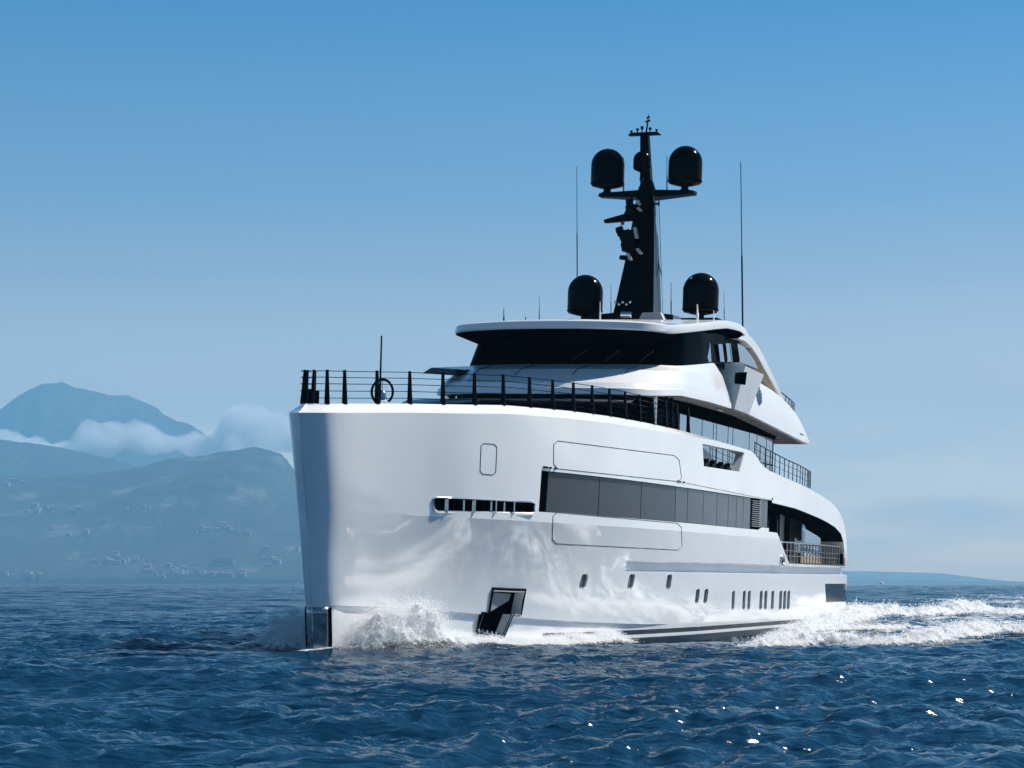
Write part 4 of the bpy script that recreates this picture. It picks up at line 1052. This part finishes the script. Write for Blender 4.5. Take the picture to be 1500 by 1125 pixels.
def wl(s): return float(np.interp(s, [-1, 0, 4, 10, 16, 24, 30, 45, 60, 66], [0, .3, 1.6, 3.3, 4.5, 5.3, 5.6, 5.7, 5.4, 5.1]))
foam_ridge("bow_spray", [(*bw_(s, wl(s) + w * .62 + .02), w, h) for s, w, h in ((-.6, .6, .4), (.3, 1.1, .85), (1.3, 1.6, 1.25), (2.5, 1.8, 1.35), (3.7, 1.7, .9), (5.2, 1.5, .55), (8, 1.2, .36), (10.5, 1.1, .32), (13, 1.0, .32), (15.5, .9, .38), (16.6, .7, .5), (18, .5, .25), (20, .4, .1))], .035, "white bow wave breaking along the sunlit side of the stem", 5, 120000, (.005, .015), rise=.2, lump=.75)
foam_ridge("bow_spray", [(*bw_(s, -(wl(s) + w * .6 + .05)), w, h) for s, w, h in ((-.6, .6, .35), (.5, 1.2, .8), (1.8, 1.8, 1.0), (3.4, 2.0, .8), (5.5, 1.8, .5), (9, 1.4, .25))], .045, "spray thrown up in the shade of the bow", 8, 30000, (.006, .016), rise=.35, lump=.7)
foam_ridge("wash_foam", [(*sea(x, y), w, h) for x, y, w, h in ((1030, 954, .5, .2), (1080, 954, .8, .32), (1150, 952, 1.0, .3), (1200, 949, 1.4, .5), (1260, 951, 1.2, .35), (1330, 949, 1.2, .38), (1400, 940, 1.4, .5), (1440, 932, 1.3, .5), (1500, 931, 1.1, .4), (1560, 928, 1.0, .3))], .06, "broken white crest of the wash nearest the viewer", 12, 14000, (.008, .024), .2, thin=.13)
foam_ridge("wash_foam", [(*sea(x, y), w, h) for x, y, w, h in ((1172, 927, 1.0, .3), (1205, 921, 1.4, .5), (1235, 917, 1.7, .5), (1262, 911, 2.0, .75), (1300, 909, 1.9, .7), (1350, 907, 1.6, .55), (1400, 905, 1.9, .75), (1430, 904, 1.8, .8), (1470, 904, 1.8, .4), (1540, 901, 1.8, .4))], .10, "tumbling white stern wake behind the transom", 15, 20000, (.01, .035), .2, thin=.12)
foam_ridge("wash_foam", [(*sea(x, y), w, h) for x, y, w, h in ((1110, 944, .5, .2), (1150, 938, .9, .35), (1190, 931, 1.1, .5), (1225, 927, 1.2, .4), (1280, 925, 1.2, .25), (1340, 922, 1.0, .2))], .06, "low froth running aft along the quarter of the hull", 19, 12000, (.008, .024), .25, thin=.1)

# ------------------------------------------------------------------ hills
def land_mat(name, base, rock, sc):
    m = bpy.data.materials.new(name); m.use_nodes = True; N, Lk = m.node_tree.nodes, m.node_tree.links; b = N["Principled BSDF"]; b.inputs["Roughness"].default_value = .95; b.inputs["Specular IOR Level"].default_value = .1
    tc = N.new("ShaderNodeTexCoord"); n = N.new("ShaderNodeTexNoise"); n.inputs["Scale"].default_value = sc; n.inputs["Detail"].default_value = 10; n.inputs["Roughness"].default_value = .65
    Lk.new(tc.outputs["Object"], n.inputs["Vector"]); r_ = N.new("ShaderNodeValToRGB")
    r_.color_ramp.elements[0].position = .35; r_.color_ramp.elements[0].color = (*[c * .6 for c in base], 1); r_.color_ramp.elements[1].position = .66; r_.color_ramp.elements[1].color = (*rock, 1)
    e = r_.color_ramp.elements.new(.57); e.color = (*base, 1)
    Lk.new(n.outputs["Fac"], r_.inputs["Fac"]); Lk.new(r_.outputs["Color"], b.inputs["Base Color"]); return m
M_LAND = land_mat("wooded_slope", (.040, .050, .046), (.13, .13, .13), .0035)
M_PALE = land_mat("haze_paled_land", (.20, .20, .20), (.30, .30, .29), .002)  # headland colour lightened to stand in for distance haze
M_FAR = land_mat("bare_mountain", (.05, .06, .045), (.10, .10, .09), .0012)
TERR = {}
def terrain(name, sil, Yr, depth_f, depth_b, nx, ny, mat, seed, rough, label, cat, cliff=1.0):
    """sil: photo outline of the ridge (px, py); ridge at distance Yr, foot depth_f nearer, back depth_b farther"""
    xs = np.array([(p[0] - CX) / FPX * Yr for p in sil]); hs = np.array([(HY - p[1]) / FPX * Yr + EYE for p in sil])
    x = np.linspace(xs[0], xs[-1], nx); yy = np.concatenate([np.linspace(-1, 0, ny), np.linspace(0, 1, ny // 2)[1:]])
    Xg, Q = np.meshgrid(x, yy); Hr = np.interp(Xg, xs, hs)
    Yg = Yr + np.where(Q < 0, Q * depth_f, Q * depth_b)
    Xg = Xg * (Yg / Yr) ** 0.5 if False else Xg
    n = fbm(Xg / 1200 + 3, Yg / 1200, 6, seed, .55); nr = fbm(Xg / 600, Yg / 1500, 5, seed + 50, .5, ridge=True)
    prof = np.where(Q < 0, (1 + Q) ** cliff, (1 - Q) ** .8)
    rel = np.clip(prof + rough * (n - .5) * 4 * prof * (1 - np.abs(Q)) * np.minimum(1, np.abs(Q) * 3) + rough * (nr - .6) * 1.3 * (1 - prof) * prof * 4 * .5, 0, None)
    cr = 1 + (fbm(Xg / 100, Yg / 100, 4, seed + 80) - .5) * .035
    Zg = Hr * np.minimum(rel, 1.02) * cr
    Zg = np.where(np.abs(Q) >= .999, -40.0, Zg)
    ny2 = len(yy); V = np.stack([Xg, Yg, Zg], -1).reshape(-1, 3); idx = np.arange(ny2 * nx).reshape(ny2, nx)
    F = np.stack([idx[:-1, :-1], idx[:-1, 1:], idx[1:, 1:], idx[1:, :-1]], -1).reshape(-1, 4)
    o = fast_mesh(name, V, F, mat); tag(o, label, cat, kind="structure"); TERR[name] = (Xg, Yg, Zg)
    return o
terrain("coastal_hill", [(-420, 700), (-250, 668), (-100, 690), (0, 698), (60, 700), (120, 694), (190, 687), (225, 679), (255, 670.5), (282, 670), (310, 665.5), (337, 661), (356, 657), (374, 657), (392, 661), (411, 664), (420, 672), (432, 695), (470, 715), (540, 740), (640, 775), (760, 810), (900, 835), (960, 851.5)], 10500, 1900, 2600, 620, 150, M_LAND, 3, .16, "hazy wooded coastal hill dropping to the sea with pale houses", "hill", .8)
terrain("middle_slope", [(-500, 600), (-300, 620), (-100, 640), (0, 645), (60, 652), (120, 662), (180, 676), (230, 690), (300, 720), (380, 790), (420, 850)], 13200, 1000, 2000, 300, 60, M_LAND, 9, .12, "hazier slope rising into low cloud behind the coastal hill", "hill", .8)
terrain("mountain", [(-420, 660), (-200, 640), (-60, 618), (0, 597), (22, 583), (40, 572), (52, 567), (62, 563.5), (76, 563), (88, 562.5), (100, 563), (112, 566), (130, 571), (145, 574), (160, 577), (178, 579), (195, 581.5), (212, 588), (225, 595), (240, 604), (255, 612), (270, 619), (285, 627), (296, 634), (330, 655), (380, 690), (440, 740), (520, 851)], 17000, 2000, 1900, 420, 70, M_FAR, 14, .08, "far blue mountain with a mast on its flat summit", "mountain", .8)
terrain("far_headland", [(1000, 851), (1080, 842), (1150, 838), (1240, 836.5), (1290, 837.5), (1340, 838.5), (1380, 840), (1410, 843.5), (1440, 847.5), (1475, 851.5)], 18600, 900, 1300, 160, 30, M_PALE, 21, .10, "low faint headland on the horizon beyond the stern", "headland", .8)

# mast on the summit
tw = empty("summit_tower", (CX and (88 - CX) / FPX * 17000, 17000, (HY - 563) / FPX * 17000)); tag(tw, "tiny radio tower on the summit of the far blue mountain", "tower")
m = MB(boat=False)
m.tube([(0, 0, -12), (0, 0, 18), (0, 0, 38)], [4.0, 3.0, 1.5], 6); m.build("lattice_shaft", M_GREY, tw)
m = MB(boat=False); m.lathe((0, 0, 11), [(2, 0), (5, 1), (5, 3), (2, 4)], 10); m.build("platform", M_GREY, tw)

# houses on the coast
M_HOUSE = [material("pale_render", c, .8) for c in ((.24, .235, .23), (.24, .22, .20), (.26, .26, .255))]
M_TILE = material("roof_tile", (.18, .13, .11), .8)
Xg, Yg, Zg = TERR["coastal_hill"]
def ground(px, py):
    """point of the coastal hill seen at a photo point"""
    d = np.array([(px - CX) / FPX, 1, -(py - HY) / FPX])
    ix = np.arange(Yg.shape[0] // 2 + 40)
    for k in range(Yg.shape[0] * 2 // 3):
        Y_ = Yg[k, 0]; x_ = d[0] * Y_; z_ = EYE + d[2] * Y_
        h = np.interp(x_, Xg[k], Zg[k])
        if h >= z_: return x_, Y_, h
    return None
def house_mesh(w, dp, h, gable):
    bm_ = MB(boat=False); bm_.box((-w / 2, -dp / 2, -6), (w / 2, dp / 2, h)); return bm_
protos = []
for w, dp, h, mi in ((13, 10, 9, 0), (18, 12, 11, 1), (10, 9, 12, 2), (24, 12, 10, 0)):
    e = empty("house"); a = MB(boat=False); a.box((-w / 2, -dp / 2, -7), (w / 2, dp / 2, h)); wo = a.build("wall", M_HOUSE[mi], e)
    r_ = MB(boat=False); r_.raw([(-w / 2 - .5, -dp / 2 - .5, h), (w / 2 + .5, -dp / 2 - .5, h), (w / 2 + .5, dp / 2 + .5, h), (-w / 2 - .5, dp / 2 + .5, h), (-w / 2, 0, h + 2.6), (w / 2, 0, h + 2.6)], [(0, 1, 2, 3), (0, 4, 5, 1), (1, 5, 2), (2, 5, 4, 3), (3, 4, 0)]); ro = r_.build("roof", M_TILE, e)
    protos.append((e, [wo, ro], [False]))
def place_house(k, x, y, z, rz, sc, label):
    e, ch, used = protos[k]
    if not used[0]: o = e; used[0] = True
    else:
        o = e.copy(); COL.objects.link(o)
        for c in ch:
            d_ = c.copy(); COL.objects.link(d_); d_.parent = o
    o.location = (x, y, z); o.rotation_euler = (0, 0, rz); o.scale = (sc,) * 3
    tag(o, label, "house", "pale houses scattered on the coastal hill")
LAB = "small pale house half lost in haze on the coastal hill"
clusters = [((300, 842, 70, 6), 26), ((170, 822, 40, 14), 14), ((330, 780, 45, 8), 14), ((75, 750, 40, 6), 10), ((40, 845, 40, 4), 8), ((400, 815, 25, 20), 12), ((20, 712, 20, 6), 6), ((270, 838, 60, 10), 10), ((130, 780, 40, 10), 6), ((220, 746, 40, 4), 5)]
for (cx, cy, sx, sy), n in clusters:
    for _ in range(n):
        g = ground(cx + rnd.gauss(0, sx * .55), min(848.5, cy + rnd.gauss(0, sy * .55)))
        if g: place_house(rnd.randrange(4), g[0], g[1], g[2], rnd.uniform(-.5, .5), rnd.uniform(.75, 1.5), LAB)
g = ground(327, 826)
big = empty("long_villa", g); tag(big, "long pinkish villa with a flat roof, widest building on the coastal hill", "villa")
m = MB(boat=False); m.box((-42, -10, -14), (42, 10, 15)); m.build("wall", M_HOUSE[1], big)
m = MB(boat=False); m.box((-43, -11, 15.01), (43, 11, 17)); m.build("roof", M_TILE, big)
m = MB(boat=False)
for k in range(9): m.box((-38 + k * 8.8, -10.2, 2), (-34 + k * 8.8, -9.9, 10))
m.build("window_row", M_SEAM, big)

# ------------------------------------------------------------------ distant boats
M_SAIL = material("sail_cloth", (.8, .78, .72), .7)
def boat_hull(L_, w, h, mat, parent):
    m = MB(boat=False); rows = []
    for t in np.linspace(0, 1, 9):
        b_ = w / 2 * (1 - t ** 2.2) if t < 1 else .02; x = -L_ / 2 + L_ * t
        rows.append([(x, -b_ * .6, -.4), (x, -b_, h * (1 + .3 * t)), (x, b_, h * (1 + .3 * t)), (x, b_ * .6, -.4)])
    m.grid(rows, closed_u=True); m.f.append([0, 1, 2, 3]); return m.build("hull", mat, parent, smooth=40)
def sailboat(px, Yd, scale, label, heading):
    e = empty("sailboat", ((px - CX) / FPX * Yd, Yd, .1), (0, 0, heading)); e.scale = (scale,) * 3; tag(e, label, "sailboat")
    boat_hull(10, 3, 1.1, M_WHITE, e)
    m = MB(boat=False); m.tube([(1, 0, 1), (1, 0, 14)], .12, 6); m.build("mast", M_GREY, e)
    m = MB(boat=False); m.tube([(1, 0, 2.2), (-3.5, 0, 2.2)], .1, 6); m.build("boom", M_GREY, e)
    m = MB(boat=False); m.box((-2.2, -.9, 1.1), (2, .9, 2.0)); m.build("cabin", M_WHITE, e, bevel=.2)
    m = MB(boat=False); m.tube([(-3.5, 0, 2.45), (.8, 0, 2.45)], .28, 8); m.build("furled_sail", M_SAIL, e, smooth=60)
sailboat(1292, 2900, .95, "tiny sailboat with bare mast on the horizon astern of the yacht", .9)
sailboat(437, 3300, .55, "speck of a sailboat under the hill close to the yacht's stem", .4)
def launch(px, Yd, sc_, label):
    e = empty("motor_boat", ((px - CX) / FPX * Yd, Yd, .1), (0, 0, .25)); e.scale = (sc_,) * 3; tag(e, label, "motor boat")
    boat_hull(8, 2.8, 1.2, M_WHITE, e); m = MB(boat=False); m.box((-1.5, -1, 1.2), (1.6, 1, 2.6)); m.build("cabin", M_WHITE, e, bevel=.3)
    m = MB(boat=False); m.box((-1.2, -1.02, 1.7), (1.3, 1.02, 2.2)); m.build("window", M_DGLASS, e)
launch(115, 3000, .8, "tiny white motor boat below the hill left of the yacht")

# ------------------------------------------------------------------ low cloud bank between the hills
M_CLOUD = bpy.data.materials.new("cloud"); M_CLOUD.use_nodes = True
nt = M_CLOUD.node_tree; nt.nodes.remove(nt.nodes["Principled BSDF"])
pv = nt.nodes.new("ShaderNodeVolumePrincipled"); pv.inputs["Color"].default_value = (1, 1, 1, 1); pv.inputs["Density"].default_value = .009; pv.inputs["Anisotropy"].default_value = .0
nt.links.new(pv.outputs[0], nt.nodes["Material Output"].inputs["Volume"])
def cloud(name, blobs, Yc, label, seed):
    bm = bmesh.new(); r_ = random.Random(seed)
    for px, py, w, h, dY in blobs:
        c = Vector(((px - CX) / FPX * (Yc + dY), Yc + dY, (HY - py) / FPX * (Yc + dY)))
        mat = Matrix.Translation(c) @ Matrix.Diagonal((w / FPX * Yc, w / FPX * Yc * .8, h / FPX * Yc, 1))
        bmesh.ops.create_icosphere(bm, subdivisions=3, radius=1, matrix=mat)
    me = bpy.data.meshes.new(name); bm.to_mesh(me); bm.free()
    o = bpy.data.objects.new(name, me); COL.objects.link(o); me.materials.append(M_CLOUD)
    rm = o.modifiers.new("union", 'REMESH'); rm.mode = 'VOXEL'; rm.voxel_size = 36
    tx = bpy.data.textures.new(name + "_noise", 'CLOUDS'); tx.noise_scale = 220; tx.noise_depth = 4
    dm = o.modifiers.new("lumps", 'DISPLACE'); dm.texture = tx; dm.strength = 300; dm.mid_level = .5; dm.texture_coords = 'GLOBAL'
    tag(o, label, "cloud", kind="stuff")
    return o
r2 = random.Random(4)
bl = [(x, 652 + 8 * math.sin(x / 40), 34, 13, r2.uniform(-150, 150)) for x in range(-160, 430, 26)]
bl += [(150, 640, 26, 10, 0), (175, 634, 26, 12, 0), (195, 631, 24, 11, 40), (225, 638, 30, 12, 0), (260, 642, 30, 12, 0), (300, 640, 34, 14, 60), (345, 628, 34, 18, 30), (370, 612, 26, 15, 60), (385, 606, 20, 12, 80), (400, 625, 34, 22, 0), (430, 640, 40, 22, 0), (470, 655, 40, 20, 0), (330, 615, 20, 12, 60)]
cloud("cloud_bank", bl, 14900, "pale low cloud bank lying across the foot of the far mountain", 2)

# ------------------------------------------------------------------ sea haze
hz = MB(boat=False); hz.box((-20500, -20500, -48.0), (20500, 20500, 1720))
M_HAZE = bpy.data.materials.new("haze"); M_HAZE.use_nodes = True
nt = M_HAZE.node_tree; nt.nodes.remove(nt.nodes["Principled BSDF"])
pv = nt.nodes.new("ShaderNodeVolumePrincipled"); pv.inputs["Color"].default_value = (.235, .55, .81, 1); pv.inputs["Density"].default_value = 0.86e-4
nt.links.new(pv.outputs[0], nt.nodes["Material Output"].inputs["Volume"])
hazeo = hz.build("haze", M_HAZE); tag(hazeo, "thin blue sea haze fading the hills", "haze", kind="stuff")
